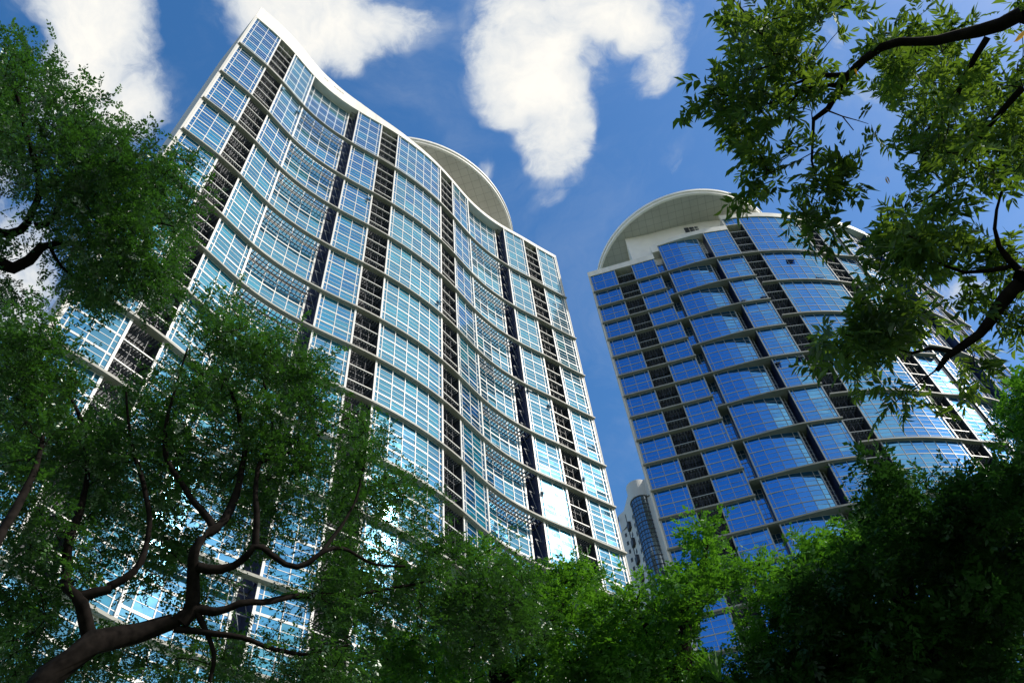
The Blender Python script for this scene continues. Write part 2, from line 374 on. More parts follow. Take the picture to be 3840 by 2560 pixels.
def slot_bay(root, fc, u0, u1, zb, zt, style, depth=2.4, open_top=False):
    """dark recessed utility balcony bay: white floor beams and gratings of slats"""
    wl = MB()
    fold(wl, fc, [(u0 + .02, .05), (u0 + .02, -depth), ((u0 + u1) / 2, -depth), (u1 - .02, -depth), (u1 - .02, .05)], zb, zt)
    w_ = wl.build('recess', style['recess'], root)
    bm, sm, rm = MB(), MB(), MB()
    z = zt
    first = True
    while z > zb + .5:
        if not first: bar_h(bm, fc, u0, u1, 0, 0, z - .08, z + .08, .0, -.15)
        if not (first and open_top):
            k = int((u1 - u0) / style['pitch'])
            for i in range(k):
                u = u0 + (i + .5) * (u1 - u0) / k
                post_w = style['slatw']
                zz = z - .32
                sm.hexa([fc.P(u - post_w / 2, -.2, zz), fc.P(u + post_w / 2, -.2, zz), fc.P(u + post_w / 2, -depth + .05, zz), fc.P(u - post_w / 2, -depth + .05, zz),
                         fc.P(u - post_w / 2, -.2, zz + .16), fc.P(u + post_w / 2, -.2, zz + .16), fc.P(u + post_w / 2, -depth + .05, zz + .16), fc.P(u - post_w / 2, -depth + .05, zz + .16)])
            for nn in (-.9, -1.7):
                bar_h(rm, fc, u0 + .03, u1 - .03, nn, nn, z - .5, z - .36, .04, -.04)
        for nn in (-.35,):
            for f in (.33, .66):
                uu = u0 + f * (u1 - u0)
                post(rm, fc, uu, .05, nn, z - FL + .25, z - .4, .03)
        # louvred screen at the back of the balcony
        for q in range(5):
            bar_h(rm, fc, u0 + .05, u1 - .05, -depth + .25, -depth + .25, z - 1.9 + q * .24, z - 1.84 + q * .24, .05, -.05)
        z -= FL; first = False
    bm.build('floor_beam', style['frame'], w_)
    sm.build('grating', style['slat'], w_)
    rm.build('railing', M['steel'], w_)
    return w_
def sunshade(root, fc, u0, u1, z, depth, pitch=.62):
    """row of radial slats bridging from the ledge back to the recessed glass"""
    mb = MB(); k = int((u1 - u0) / pitch)
    for i in range(k):
        u = u0 + (i + .5) * (u1 - u0) / k; a, b = u - .05, u + .05
        mb.hexa([fc.P(a, .05, z - .30), fc.P(b, .05, z - .30), fc.P(b, -depth + .1, z - .30), fc.P(a, -depth + .1, z - .30),
                 fc.P(a, .05, z + .05), fc.P(b, .05, z + .05), fc.P(b, -depth + .1, z + .05), fc.P(a, -depth + .1, z + .05)])
    s = mb.build('sunshade', M['slat_w'], root)
    mr = MB()
    for nn in (-.45, -1.0):
        us = np.linspace(u0, u1, 7)
        for i in range(6): bar_h(mr, fc, us[i], us[i + 1], nn, nn, z - .42, z - .31, .05, -.05)
    mr.build('rail', M['steel'], s)
def ledge(root, fc, u0, u1, z, mat_, out=.8, inn=-.12, th=.34, step=1.1):
    fo = out if callable(out) else (lambda u: out)
    mb = MB(); n = max(2, int((u1 - u0) / step)); us = np.linspace(u0, u1, n + 1)
    f_in = inn if callable(inn) else (lambda u: inn)
    prof = lambda u: [fc.P(u, fo(u), z), fc.P(u, fo(u), z + th), fc.P(u, f_in(u), z + th), fc.P(u, f_in(u), z - .06)]
    V = []
    for u in us: V += prof(u)
    Fq = []
    for i in range(n):
        for j in range(4):
            a, b = i * 4 + j, i * 4 + (j + 1) % 4
            Fq.append([a, b, b + 4, a + 4])
    Fq.append([0, 1, 2, 3]); e = n * 4; Fq.append([e + 3, e + 2, e + 1, e])
    mb.raw(V, Fq)
    return mb.build('ledge', mat_, root)
def strip_wall(mb, fc, u0, u1, n0, zb0, zb1, zt0, zt1, step=1.0, th=.3):
    n = max(1, int((u1 - u0) / step)); us = np.linspace(u0, u1, n + 1)
    for i in range(n):
        a, b = us[i], us[i + 1]
        f = lambda u, p, q: p + (q - p) * (u - u0) / max(u1 - u0, 1e-6)
        mb.hexa([fc.P(a, n0, f(a, zb0, zb1)), fc.P(b, n0, f(b, zb0, zb1)), fc.P(b, n0 - th, f(b, zb0, zb1)), fc.P(a, n0 - th, f(a, zb0, zb1)),
                 fc.P(a, n0, f(a, zt0, zt1)), fc.P(b, n0, f(b, zt0, zt1)), fc.P(b, n0 - th, f(b, zt0, zt1)), fc.P(a, n0 - th, f(a, zt0, zt1))])

# ------------------------------------------------------------------ setting: ground
gm = MB(); gm.quad([(-900, -900, 0), (900, -900, 0), (900, 900, 0), (-900, 900, 0)])
tag(gm.build('ground', M['grass']), kind='structure')

# ------------------------------------------------------------------ wavy tower
COLS_L = [(-44.12, 41.48), (-40.23, 46.45), (-38.2, 49.67), (-35.21, 55.0), (-27.52, 63.71), (-22.84, 67.62), (-19.87, 70.25), (-11.59, 79.82),
          (-9.5, 83.16), (-6.37, 88.49), (1.22, 97.26), (5.91, 101.17), (8.77, 103.67), (13.4, 107.53)]
FA = Facade(COLS_L)
tl = FA.t
tower = empty('glass_tower', (-16, 74, 0), label='tall wavy teal glass apartment tower with white bands, the left one', cat='tower')
L0, L1 = 181.47, 162.39
NF = [0, 5, 9, 13, 17, 20, 23, 26, 29, 33, 36, 39, 42, 45]
levels = [L0] + [L1 - FL * k for k in NF]
st_l = dict(thick=.30, thin=.075, edge=.30, mull=.11, jit=.005, glass=M['glass_l'], frame=M['frame_l'], recess=M['dark'], slat=M['slat'], pitch=.40, slatw=.13)
W2 = [.8, 2.2, 2.2, .8]; WD = [.8, 1.0, 2.2, 2.2, 2.2, 2.0, .8]
BAYS_L = [(0, 1, 'g', W2), (1, 2, 's', None), (2, 3, 'g', W2), (3, 4, 'r', WD), (4, 5, 'g', W2), (5, 6, 's', None), (6, 7, 'g', [.8, 2.2, 2.2, 2.2, 2.2, 2.2, .8]),
          (7, 8, 's', None), (8, 9, 'g', W2), (9, 10, 'r', WD), (10, 11, 'g', W2), (11, 12, 's', None), (12, 13, 'g', W2)]
LED = 0.34
REC = 1.6
def bay_left(parent, k):
    zt, zb = levels[k], levels[k + 1] + LED + .0
    for (a, b, kind, w_) in BAYS_L:
        u0, u1 = tl[a], tl[b]
        if kind == 'g':
            glass_bay(parent, FA, u0, u1, zb, zt, w_, (0, 0), st_l)
        elif kind == 's':
            slot_bay(parent, FA, u0, u1, zb, zt, st_l, open_top=(k == 0))
        else:
            ue = u1 - 1.25
            glass_bay(parent, FA, u0, ue, zb, zt, w_, (-REC, -REC), st_l)
            # deep gap at the right of the recessed bay: dark return with steel bracing
            m_ = MB()
            fold(m_, FA, [(ue, -REC - .8), (u1 - .01, -REC - .8), (u1 - .01, .1)], zb, zt)
            r_ = m_.build('recess', M['blue_return'], parent)
            m_ = MB(); fold(m_, FA, [(u0 + .01, .1), (u0 + .01, -REC)], zb, zt); m_.build('return_wall', M['blue_return'], parent)
            t_ = MB(); z = zt
            while z > zb + 1:
                z2 = max(z - FL, zb)
                bar_h(t_, FA, ue + .05, u1 - .05, -.9, -.9, z - .12, z, .05, -.05)
                pa, pb = FA.P(ue + .1, -.9, z), FA.P(u1 - .1, -.9, z2)
                d = np.array([0, 0, .12]); n_ = FA.P(ue, .08, 0) - FA.P(ue, 0, 0)
                t_.hexa([pa, pb, pb + n_, pa + n_, pa + d, pb + d, pb + d + n_, pa + d + n_])
                z -= FL
            t_.build('bracing', M['slat'], r_)
            if k > 0: sunshade(parent, FA, u0 + .25, ue, zt, REC)
for k in range(0, 11):
    bay_left(tower, k)
# lowest bands, nearly all behind trees: plain continuation
def low_band(root, fc, levels_, k0, us, style):
    gm_, fm_ = MB(), MB()
    for k in range(k0, len(levels_) - 1):
        zt, zb = levels_[k], levels_[k + 1] + LED
        for i in range(len(us) - 1):
            gm_.quad([fc.P(us[i], 0, zb), fc.P(us[i + 1], 0, zb), fc.P(us[i + 1], 0, zt), fc.P(us[i], 0, zt)], rng.random() ** 2)
            z = zt
            while z > zb:
                bar_h(fm_, fc, us[i], us[i + 1], 0, 0, max(z - .4, zb), z, .1); bar_h(fm_, fc, us[i], us[i + 1], 0, 0, max(z - 1.5, zb), max(z - 1.38, zb + .12), .07); z -= FL
            post(fm_, fc, us[i], .16, 0, zb, zt, .15)
    g = gm_.build('lower_glazing', style['glass'], root, tint=True); tag(g, kind='stuff')
    fm_.build('frame', style['frame'], g)
low_band(tower, FA, levels, 11, np.linspace(0, tl[-1], 41), st_l)
def inner_l(u):
    for a, b in ((3, 4), (9, 10)):
        if tl[a] < u < tl[b] - .3: return 0.02
    for a, b in ((1, 2), (5, 6), (7, 8), (11, 12)):
        if tl[a] < u < tl[b]: return -.22
    return -.12
for z in levels[1:]:
    ledge(tower, FA, -.15, tl[-1] + .35, z, M['ledge_l'], inn=inner_l, out=.68, step=.8)
# parapet with the sloping top
pm = MB()
PT = [(-.3, 188.8), (10, 188.3), (20, 187.8), (28, 186.6), (34, 184.8), (42, 183.5), (50, 182.9), (60, 182.9), (tl[-1] + .3, 182.9)]
for (ua, za), (ub, zb_) in zip(PT[:-1], PT[1:]):
    strip_wall(pm, FA, ua, ub, .24, L0, L0, za, zb_, th=.5)
strip_wall(pm, FA, -.3, tl[-1] + .3, -.26, L0 + .01, L0 + .01, L0 + .35, L0 + .35, th=2.2)
pm.build('parapet', M['parapet'], tower)
vm = MB()
for u in (18.2, 18.9, 21.0, 21.7, 22.4, 23.1):
    for j in range(3): bar_h(vm, FA, u, u + .55, .24, .24, 185.1 + j * .2, 185.22 + j * .2, .04)
vm.build('vent', M['end'], tower)
# end walls and the body behind the facade
em = MB()
for (u, sgn, dp) in ((0, -1, 13), (tl[-1], 1, 13)):
    a, b = u + sgn * .02, u + sgn * .34
    em.hexa([FA.P(a, .26, -EYE), FA.P(b, .26, -EYE), FA.P(b, -dp, -EYE), FA.P(a, -dp, -EYE), FA.P(a, .26, L0 + 1), FA.P(b, .26, L0 + 1), FA.P(b, -dp, L0 + 1), FA.P(a, -dp, L0 + 1)])
em.build('end_wall', M['end'], tower)
bm = MB()
poly = [FA.P(u, -2.6, 0)[:2] for u in np.linspace(0, tl[-1], 60)] + [FA.P(tl[-1], -12.9, 0)[:2], FA.P(0, -12.9, 0)[:2]]
n = len(poly); P_ = np.array(poly)
V = np.vstack([np.c_[P_, np.zeros(n)], np.c_[P_, np.full(n, L0 + EYE - .05)]])
bm.raw(V, [[i, (i + 1) % n, (i + 1) % n + n, i + n] for i in range(n)])
fr, bk = [FA.P(u, -2.6, L0 - .05) for u in np.linspace(0, tl[-1], 30)], [FA.P(0, -12.9, L0 - .05) * (1 - f) + FA.P(tl[-1], -12.9, L0 - .05) * f for f in np.linspace(0, 1, 30)]
for i in range(29): bm.quad([fr[i], fr[i + 1], bk[i + 1], bk[i]])
bm.build('wall', M['end'], tower)
# roof disc
def disc(root, cx, cy, r, z, z_roof, core_r):
    d = MB(); k = 128
    prof = [(0.01, z), (r - .5, z), (r - .1, z + .25), (r, z + 1.0), (r + .25, z + 1.05), (r + .25, z + 1.9), (r - .6, z + 2.1), (0.01, z + 2.6)]
    ang = np.linspace(0, 2 * math.pi, k, endpoint=False)
    V = []
    for (rr, zz) in prof:
        V += [(cx + rr * math.cos(a), cy + rr * math.sin(a), zz + EYE) for a in ang]
    Fq = []
    for j in range(len(prof) - 1):
        for i in range(k):
            a, b = j * k + i, j * k + (i + 1) % k
            Fq.append([a, b, b + k, a + k])
    d.raw(V, Fq)
    o = d.build('roof_disc', M['white'], root)
    s = MB(); ang2 = np.linspace(0, 2 * math.pi, 96, endpoint=False)
    V = [(cx + rr * math.cos(a), cy + rr * math.sin(a), z - .02 + EYE) for rr in (.02, r - .55) for a in ang2]
    s.raw(V, [[i, (i + 1) % 96, (i + 1) % 96 + 96, i + 96] for i in range(96)])
    s.build('soffit', M['soffit'], o)
    if core_r:
        c = MB(); V = [(cx + core_r * math.cos(a), cy + core_r * math.sin(a), zz + EYE) for zz in (z_roof - 1, z) for a in ang2]
        c.raw(V, [[i, (i + 1) % 96, (i + 1) % 96 + 96, i + 96] for i in range(96)])
        c.build('penthouse_wall', M['white'], root)
    return o
disc(tower, -26.7, 104.9, 30.4, 191.0, L0, 21)

# ------------------------------------------------------------------ convex blue tower
COLS_R = [(21.31, 110.58), (31.6, 108.78), (39.3, 107.34), (50.83, 105.27), (57.23, 105.09), (61.21, 105.12), (75.99, 107.61), (79.78, 108.77), (85.16, 110.02),
          (95.5, 115.0), (100.8, 118.7), (104.0, 121.3), (109.0, 125.1)]
FB = Facade(COLS_R); tr_ = FB.t
R1 = 167.715
tower2 = empty('glass_tower', (62, 118, 0), label='curved deep blue glass tower with stepped roofline, the right one', cat='tower')
st_r = dict(thick=.20, thin=.06, edge=.24, mull=.09, jit=.005, glass=M['glass_r'], frame=M['frame_r'], recess=M['dark'], slat=M['slat'], pitch=.55, slatw=.2)
uA, uB0, uB1, uC1, uD0, uE0, uE1, uG0, uG1, uI0, uI1, uK0, uK1, uM0, uM1 = 0, 6.35, tr_[1], 16.45, tr_[2], tr_[3], tr_[4], tr_[5], tr_[6], tr_[7], tr_[8], tr_[9], tr_[10], tr_[11], tr_[12]
WG = [.9, 2.2, 2.2, 2.2, 2.2, 2.2, 2.2, .9]
def strip_bay(root, z0, z1):
    """recessed blue strip between bays C and D"""
    g = glass_bay(root, FB, uC1 + .05, uD0 - .05, z0, z1, [.9, .9], (-2.0, -2.0), st_rs)
    for u in (uC1, uD0):
        m_ = MB(); fold(m_, FB, [(u + .01, 0), (u + .01, -2.1)], z0, z1); m_.build('return_wall', M['blue_return'], root)
st_rs = dict(st_r, edge=.08, mull=.08)
# bays A, B, C: a ledge every two floors
Zr = [175.5] + [R1 - 2 * FL * k for k in range(0, 25)]
NA = 17
for k in range(NA):
    zt, zb = Zr[k], Zr[k + 1] + LED
    glass_bay(tower2, FB, uA, uB0, zb, zt, [.8, 2.2, 2.2, .9], (0, 0), st_r)
    slot_bay(tower2, FB, uB0, uB1, zb, zt, st_r, open_top=(k == 0))
    glass_bay(tower2, FB, uB1, uC1, zb, zt, [.8, 2.2, 2.2, .8], (0, 0), st_r)
Zd = [180.6] + [R1 - 3 * FL * k for k in range(0, 17)]
ND = 12
bulge = lambda u: (lambda t: -1.15 * t ** 1.6 + .12 * math.sin(math.pi * min(1, t)))((u - uD0) / (uE0 - 1.5 - uD0))
for k in range(ND):
    zt, zb = Zd[k], Zd[k + 1] + LED
    ue = uE0 - 1.5
    glass_bay(tower2, FB, uD0, ue, zb, zt, [.8, 2.0, 2.0, 2.0, 2.0, 1.2], bulge, st_r)
    m_ = MB()
    fold(m_, FB, [(ue, -3.0), (uE0 - .01, -3.0), (uE0 - .01, .1)], zb, zt)
    r_ = m_.build('recess', M['blue_return'], tower2)
    t_ = MB(); z = zt
    while z > zb + 1:
        for dz in (0, -1.1, -2.2):
            bar_h(t_, FB, ue, uE0 - .5, -1.5, -1.9, z + dz - .1, z + dz, .05, -.05)
        z -= FL
    post(t_, FB, ue + .7, .1, -1.7, zb, zt, .06)
    t_.build('frame', M['frame_r'], r_)
    strip_bay(tower2, Zd[k + 1] + (LED if k % 2 == 0 else LED), zt - (4.9 if k == 0 else 0))
    glass_bay(tower2, FB, uE0, uE1, zb, zt, [.8, 2.4, 2.4, .9], (0, 0), st_r)
Zg = [186.0] + [R1 - 4 * FL * k for k in range(0, 13)]
NG = 9
Zj = [186.0, R1, R1 - 6 * FL, R1 - 11 * FL, R1 - 16 * FL, R1 - 21 * FL, R1 - 26 * FL, R1 - 31 * FL]
for k in range(NG):
    zt, zb = Zg[k], Zg[k + 1] + LED
    slot_bay(tower2, FB, uE1, uG0, zb, zt if k else 182.6, st_r, open_top=(k == 0))
    glass_bay(tower2, FB, uG0, uG1, zb, zt, WG, (0, 0), st_r)
    slot_bay(tower2, FB, uG1, uI0, zb, zt, st_r, open_top=(k == 0))
    glass_bay(tower2, FB, uI0, uI1 - .25, zb, zt, [.8, 2, 2, .6], (.05, -.45), st_r)
glass_bay(tower2, FB, uE1, uG0, 182.75, 186.0, [1, 1.5, 1.5], (0, 0), st_r)
for k in range(len(Zj) - 1):
    zt, zb = Zj[k], Zj[k + 1] + LED
    ue = uK0 - 1.3
    glass_bay(tower2, FB, uI1, ue, zb, zt, [1.6, 2, 2, 2, 1.5], (-.1, -1.5), st_r)
    m_ = MB()
    fold(m_, FB, [(ue, -2.6), (uK0 - .01, -2.6), (uK0 - .01, .1)], zb, zt)
    m_.build('recess', M['blue_return'], tower2)
    glass_bay(tower2, FB, uK0, uK1, zb, zt, [.8, 2, 2, .8], (0, 0), st_r)
for k in range(NG):
    zt, zb = Zg[k], Zg[k + 1] + LED
    slot_bay(tower2, FB, uK1, uM0, zb, zt, st_r, open_top=(k == 0))
    glass_bay(tower2, FB, uM0, uM1, zb, zt, [.8, 2, 2, .8], (0, 0), st_r)
# ledges
inn_r = lambda u: (-3.0 if uC1 < u < uE0 + .3 else (-2.6 if uI1 < u < uK0 else (-.22 if (uB0 < u < uB1 or uE1 < u < uG0 or uG1 < u < uI0 or uK1 < u < uM0) else -.12)))
for k in range(0, 25):
    z = R1 - 2 * FL * k
    full = (k * 2) % 3 == 0
    ledge(tower2, FB, -.15, uD0 - .9 if full else uC1 + .15, z, M['ledge_r'], inn=inn_r, out=.62)
for k in range(0, 17):
    z = R1 - 3 * FL * k
    ledge(tower2, FB, uD0 - (.9 if (3 * k) % 2 == 0 else 1.75), uE1 + .12, z, M['ledge_r'], inn=inn_r, out=.62)
for k in range(0, 13):
    z = R1 - 4 * FL * k
    ledge(tower2, FB, uE1 + .12 if (4 * k) % 3 == 0 else uE1 + .35, uI1 - .2, z, M['ledge_r'], inn=inn_r, out=.62)
    ledge(tower2, FB, uK1 + .1, uM1 + .35, z, M['ledge_r'], inn=inn_r, out=.62)
for z in Zj[1:]:
    ledge(tower2, FB, uI1 - .1, uK1 + .1, z, M['ledge_r'], inn=inn_r, out=.62)
# parapets, stepped
pm = MB()
strip_wall(pm, FB, -.35, uC1 + .1, .2, 175.5, 175.5, 177.6, 177.6, th=.45)
strip_wall(pm, FB, uC1 + .1, uD0, .25, 178.2, 178.2, 181.4, 181.8, th=2.6)
strip_wall(pm, FB, uD0, uE0, .25, 180.6, 180.6, 182.2, 182.4, th=3.0)
strip_wall(pm, FB, uE0, uE1 + .02, .2, 180.6, 180.6, 182.6, 182.7, th=.45)
strip_wall(pm, FB, uE1 + .02, uG0, .2, 182.6, 182.6, 182.76, 182.76, th=2.4)
strip_wall(pm, FB, uE1 - .3, uM1 + .35, .25, 186.0, 186.0, 188.0, 188.0, th=.5)
strip_wall(pm, FB, uE1 - .3, uM1 + .35, -.27, 186.01, 186.01, 186.4, 186.4, th=2.6)
strip_wall(pm, FB, -.3, uC1, -.27, 175.51, 175.51, 175.9, 175.9, th=2.3)
pm.build('parapet', M['parapet'], tower2)
sm_ = MB()
sm_.hexa([FB.P(uE1 - .3, .2, 182.7), FB.P(uE1 - .02, .2, 182.7), FB.P(uE1 - .02, -6, 182.7), FB.P(uE1 - .3, -6, 182.7), FB.P(uE1 - .3, .2, 186), FB.P(uE1 - .02, .2, 186), FB.P(uE1 - .02, -6, 186), FB.P(uE1 - .3, -6, 186)])
sm_.build('step_wall', M['end'], tower2)
em = MB()
a, b = -.35, -.02
em.hexa([FB.P(a, .22, -EYE), FB.P(b, .22, -EYE), FB.P(b, -12, -EYE), FB.P(a, -12, -EYE), FB.P(a, .22, 175.4), FB.P(b, .22, 175.4), FB.P(b, -12, 175.4), FB.P(a, -12, 175.4)])
a, b = uM1 + .02, uM1 + .35
em.hexa([FB.P(a, .22, -EYE), FB.P(b, .22, -EYE), FB.P(b, -12, -EYE), FB.P(a, -12, -EYE), FB.P(a, .22, 186), FB.P(b, .22, 186), FB.P(b, -12, 186), FB.P(a, -12, 186)])
em.build('end_wall', M['end'], tower2)
bm = MB()
for (ua, ub, zt) in ((0, uC1, 175.3), (uC1, uE1, 178.0), (uE1, uM1, 185.9)):
    us = np.linspace(ua, ub, max(3, int((ub - ua) / 2)))
    for i in range(len(us) - 1):
        bm.quad([FB.P(us[i], -3.05, -EYE), FB.P(us[i + 1], -3.05, -EYE), FB.P(us[i + 1], -3.05, zt), FB.P(us[i], -3.05, zt)])
        bm.quad([FB.P(us[i], -3.05, zt), FB.P(us[i + 1], -3.05, zt), FB.P(us[i + 1], -12, zt), FB.P(us[i], -12, zt)])
        bm.quad([FB.P(us[i], -12, -EYE), FB.P(us[i + 1], -12, -EYE), FB.P(us[i + 1], -12, zt), FB.P(us[i], -12, zt)])
bm.build('wall', M['end'], tower2)
disc(tower2, 50.4, 124.2, 25.06, 191.0, 178, 0)
# penthouse wall under the disc
pw = MB()
pp = [(33.0, 109.9), (39.0, 109.4), (46.0, 108.3), (53.0, 107.7), (60.5, 107.9), (66.5, 109.5), (66, 128), (36, 128)]
for i in range(len(pp)):
    (x0, y0), (x1, y1) = pp[i], pp[(i + 1) % len(pp)]
    pw.quad([(x0, y0, 175.2 + EYE), (x1, y1, 175.2 + EYE), (x1, y1, 190.97 + EYE), (x0, y0, 190.97 + EYE)])
w_ = pw.build('penthouse_wall', M['white'], tower2)
vt = MB()
for i in range(2):
    for j in range(3):
        x = 48.2 + j * 1.35; y = 107.95 + 0.0 * j - .1
        for q in range(4):
            vt.box(x, x + 1.15, y - .05, y + .12, 187.0 + EYE + i * 1.25 + q * .24, 187.0 + EYE + i * 1.25 + q * .24 + .15)
vt.build('vent', M['steel'], w_)
low = MB(); lf = MB()
for (ua, ub, z0) in ((0, uC1, Zr[NA]), (uC1, uE1, Zd[ND]), (uE1, uM1, Zg[NG])):
    us = np.linspace(ua, ub, max(3, int((ub - ua) / 2.2)))
    for i in range(len(us) - 1):
        z = z0
        while z > 0:
            zb = max(z - FL, -EYE)
            low.quad([FB.P(us[i], 0, zb), FB.P(us[i + 1], 0, zb), FB.P(us[i + 1], 0, z), FB.P(us[i], 0, z)], rng.random())
            bar_h(lf, FB, us[i], us[i + 1], 0, 0, zb, zb + .25, .1); z -= FL
        post(lf, FB, us[i], .13, 0, -EYE, z0, .14)
g = tag(low.build('lower_glazing', M['glass_r'], tower2, tint=True), kind='stuff'); lf.build('frame', M['frame_r'], g)
# windows pushed open
def open_window(root, fc, u, z, wd, hg, ang, gmat, fmat):
    a = math.sin(rad(ang)) * hg; dz = hg * math.cos(rad(ang))
    g = MB(); g.quad([fc.P(u, a + .14, z + hg - dz), fc.P(u + wd, a + .14, z + hg - dz), fc.P(u + wd, .14, z + hg), fc.P(u, .14, z + hg)], .1)
    o = g.build('open_window', gmat, root, tint=True)
    f = MB(); zz = z + hg - dz
    for (ua, ub) in ((u, u + .08), (u + wd - .08, u + wd)):
        f.hexa([fc.P(ua, a + .12, zz), fc.P(ub, a + .12, zz), fc.P(ub, a + .18, zz), fc.P(ua, a + .18, zz), fc.P(ua, .12, z + hg), fc.P(ub, .12, z + hg), fc.P(ub, .2, z + hg), fc.P(ua, .2, z + hg)])
    bar_h(f, fc, u, u + wd, a + .14, a + .14, zz, zz + .08, .05, -.05)
    f.build('frame', fmat, o)
for (u, z, w0) in ((tl[10] + .3, L1 - FL * 13 - 1.6, .75), (tl[11] - 1.05, L1 - FL * 13 - 3.0, .75), (tl[10] + .3, L1 - FL * 21 - 1, .75), (tl[7] - 1.1, L1 - FL * 9 - 9.6, .75),
                   (tl[2] + .3, L1 - 2.2, .75), (tl[3] - 1.05, L1 - 4.1, .75), (tl[5] - 1.05, L1 - FL * 5 - 3, .75), (tl[12] + .3, L1 - FL * 17 - 6, .75)):
    open_window(tower, FA, u, z, w0, 1.1, 30, M['glass_l'], M['frame_l'])
for (u, z, w0) in ((uE0 + .3, Zd[3] + .6, 1.2), (uE1 - 1.6, Zd[3] + .9, 1.4), (uE0 + .3, Zd[5] - 2.3, 1.2), (uE1 - 1.6, Zd[5] - 1.5, 1.4), (uG0 + 5.2, Zg[1] - 4.4, 2.0), (uG0 + 9.5, Zg[2] + 1.0, 2.0), (uG0 + .4, Zg[5] - 2, 1.4)):
    open_window(tower2, FB, u, z, w0, 1.15, 28, M['glass_r'], M['frame_r'])

# ------------------------------------------------------------------ pale apartment block between the towers
apt = empty('apartment_block', (30, 178, 0), label='pale older apartment block with rounded dark glass bay in the gap between the towers', cat='building')
def azp(az, d): return (d * math.sin(rad(az)), d * math.cos(rad(az)))
HT = 167.0
ctr = azp(9.75, 181.5); rr = 3.0
plan = [azp(12.2, 176), azp(10.75, 178.6), azp(9.0, 181.0), azp(8.05, 189.5), azp(7.45, 191), azp(6.3, 200), azp(6.6, 215), azp(12.0, 205)]
wm = MB()
hts = [HT + .5, HT + .5, HT, HT, HT - 6, HT - 6, HT - 6, HT]
for i in range(len(plan)):
    (x0, y0), (x1, y1) = plan[i], plan[(i + 1) % len(plan)]
    h0 = hts[i]
    wm.quad([(x0, y0, 0), (x1, y1, 0), (x1, y1, h0 + EYE), (x0, y0, h0 + EYE)])
for tri in range(1, len(plan) - 1):
    a, b, c = plan[0], plan[tri], plan[tri + 1]; mid = ((b[0] + c[0]) / 2, (b[1] + c[1]) / 2)
    wm.quad([(*a, HT - 6.2 + EYE), (*b, HT - 6.2 + EYE), (*mid, HT - 6.2 + EYE), (*c, HT - 6.2 + EYE)])
wm.build('wall', M['far_wall'], apt)
# rounded cap and stair glazing
ang = [math.pi + math.pi * (i / 20) for i in range(21)]
ca = math.atan2(plan[1][1] - plan[2][1], plan[1][0] - plan[2][0])
cyl = lambda r, a: (ctr[0] + r * math.cos(a + ca), ctr[1] + r * math.sin(a + ca))
cp = MB()
for z0, z1, r in ((HT - 5.5, HT + .5, rr + .25), (0, HT - 5.5, rr)):
    tgt = MB() if r == rr else cp
    for i in range(20):
        (x0, y0), (x1, y1) = cyl(r, ang[i]), cyl(r, ang[i + 1])
        if r == rr:
            z = z1
            while z > 20:
                tgt.quad([(x0, y0, z - 1.5 + EYE), (x1, y1, z - 1.5 + EYE), (x1, y1, z + EYE), (x0, y0, z + EYE)], rng.random()); z -= 1.5
        else:
            tgt.quad([(x0, y0, z0 + EYE), (x1, y1, z0 + EYE), (x1, y1, z1 + EYE), (x0, y0, z1 + EYE)])
            tgt.quad([(x0, y0, z0 + EYE), (x1, y1, z0 + EYE), (*cyl(.3, ang[i + 1]), z0 + EYE), (*cyl(.3, ang[i]), z0 + EYE)])
    if r == rr: gl_ = tgt.build('stair_glazing', M['far_glass'], apt, tint=True)
cp.build('rounded_cap', M['far_wall'], apt)
fm = MB()
for i in range(0, 21, 2):
    x, y = cyl(rr + .04, ang[i]); fm.box(x - .05, x + .05, y - .05, y + .05, 20, HT - 5.5 + EYE)
z = HT - 5.5; kk = 0
while z > 20:
    for i in range(20):
        (x0, y0), (x1, y1) = cyl(rr + .08, ang[i]), cyl(rr + .08, ang[i + 1]); (x2, y2), (x3, y3) = cyl(rr - .02, ang[i + 1]), cyl(rr - .02, ang[i])
        hh = .12 if kk % 2 else .3
        fm.hexa([(x0, y0, z + EYE - hh), (x1, y1, z + EYE - hh), (x2, y2, z + EYE - hh), (x3, y3, z + EYE - hh), (x0, y0, z + EYE), (x1, y1, z + EYE), (x2, y2, z + EYE), (x3, y3, z + EYE)])
    z -= 1.5; kk += 1
fm.build('frame', M['far_dark'], gl_)
def on_seg(a, b, f, out=0.0):
    a, b = np.array(a), np.array(b); d = b - a; L = np.linalg.norm(d); nrm = np.array([-d[1], d[0]]) / L
    p = a + d * f
    if nrm @ p > 0: nrm = -nrm
    return p + nrm * out, d / L, nrm
def wall_box(name, mtl, a, b, f, wd, dp, z0, z1, parent, o=0.0):
    p, t_, nn = on_seg(a, b, f)
    q = MB(); c = [p - t_ * wd / 2 + nn * o, p + t_ * wd / 2 + nn * o, p + t_ * wd / 2 + nn * (o + dp), p - t_ * wd / 2 + nn * (o + dp)]
    q.hexa([(*x, z0 + EYE) for x in c] + [(*x, z1 + EYE) for x in c])
    return q.build(name, mtl, parent)
for k in range(24):
    z = HT - 9 - 3.0 * k
    if z < 90: break
    w1 = wall_box('window', M['far_dark'], plan[2], plan[3], .30, .9, .06, z, z + 1.4, apt)
    w2 = wall_box('window', M['far_dark'], plan[3], plan[4], .5, .7, .06, z, z + 1.3, apt)
    if k % 2 == 0:
        wall_box('air_conditioner', M['far_wall'], plan[0], plan[1], .82, .9, .7, z + .3, z + 1.3, apt)
        wall_box('bay_window', M['far_dark'], plan[2], plan[3], .72, 1.8, .8, z - .4, z + 1.9, apt)
    else:
        wall_box('window', M['far_dark'], plan[2], plan[3], .72, 1.2, .06, z, z + 1.3, apt)
wall_box('drain_pipe', M['far_dark'], plan[2], plan[3], .93, .25, .15, 60, HT - 2, apt)
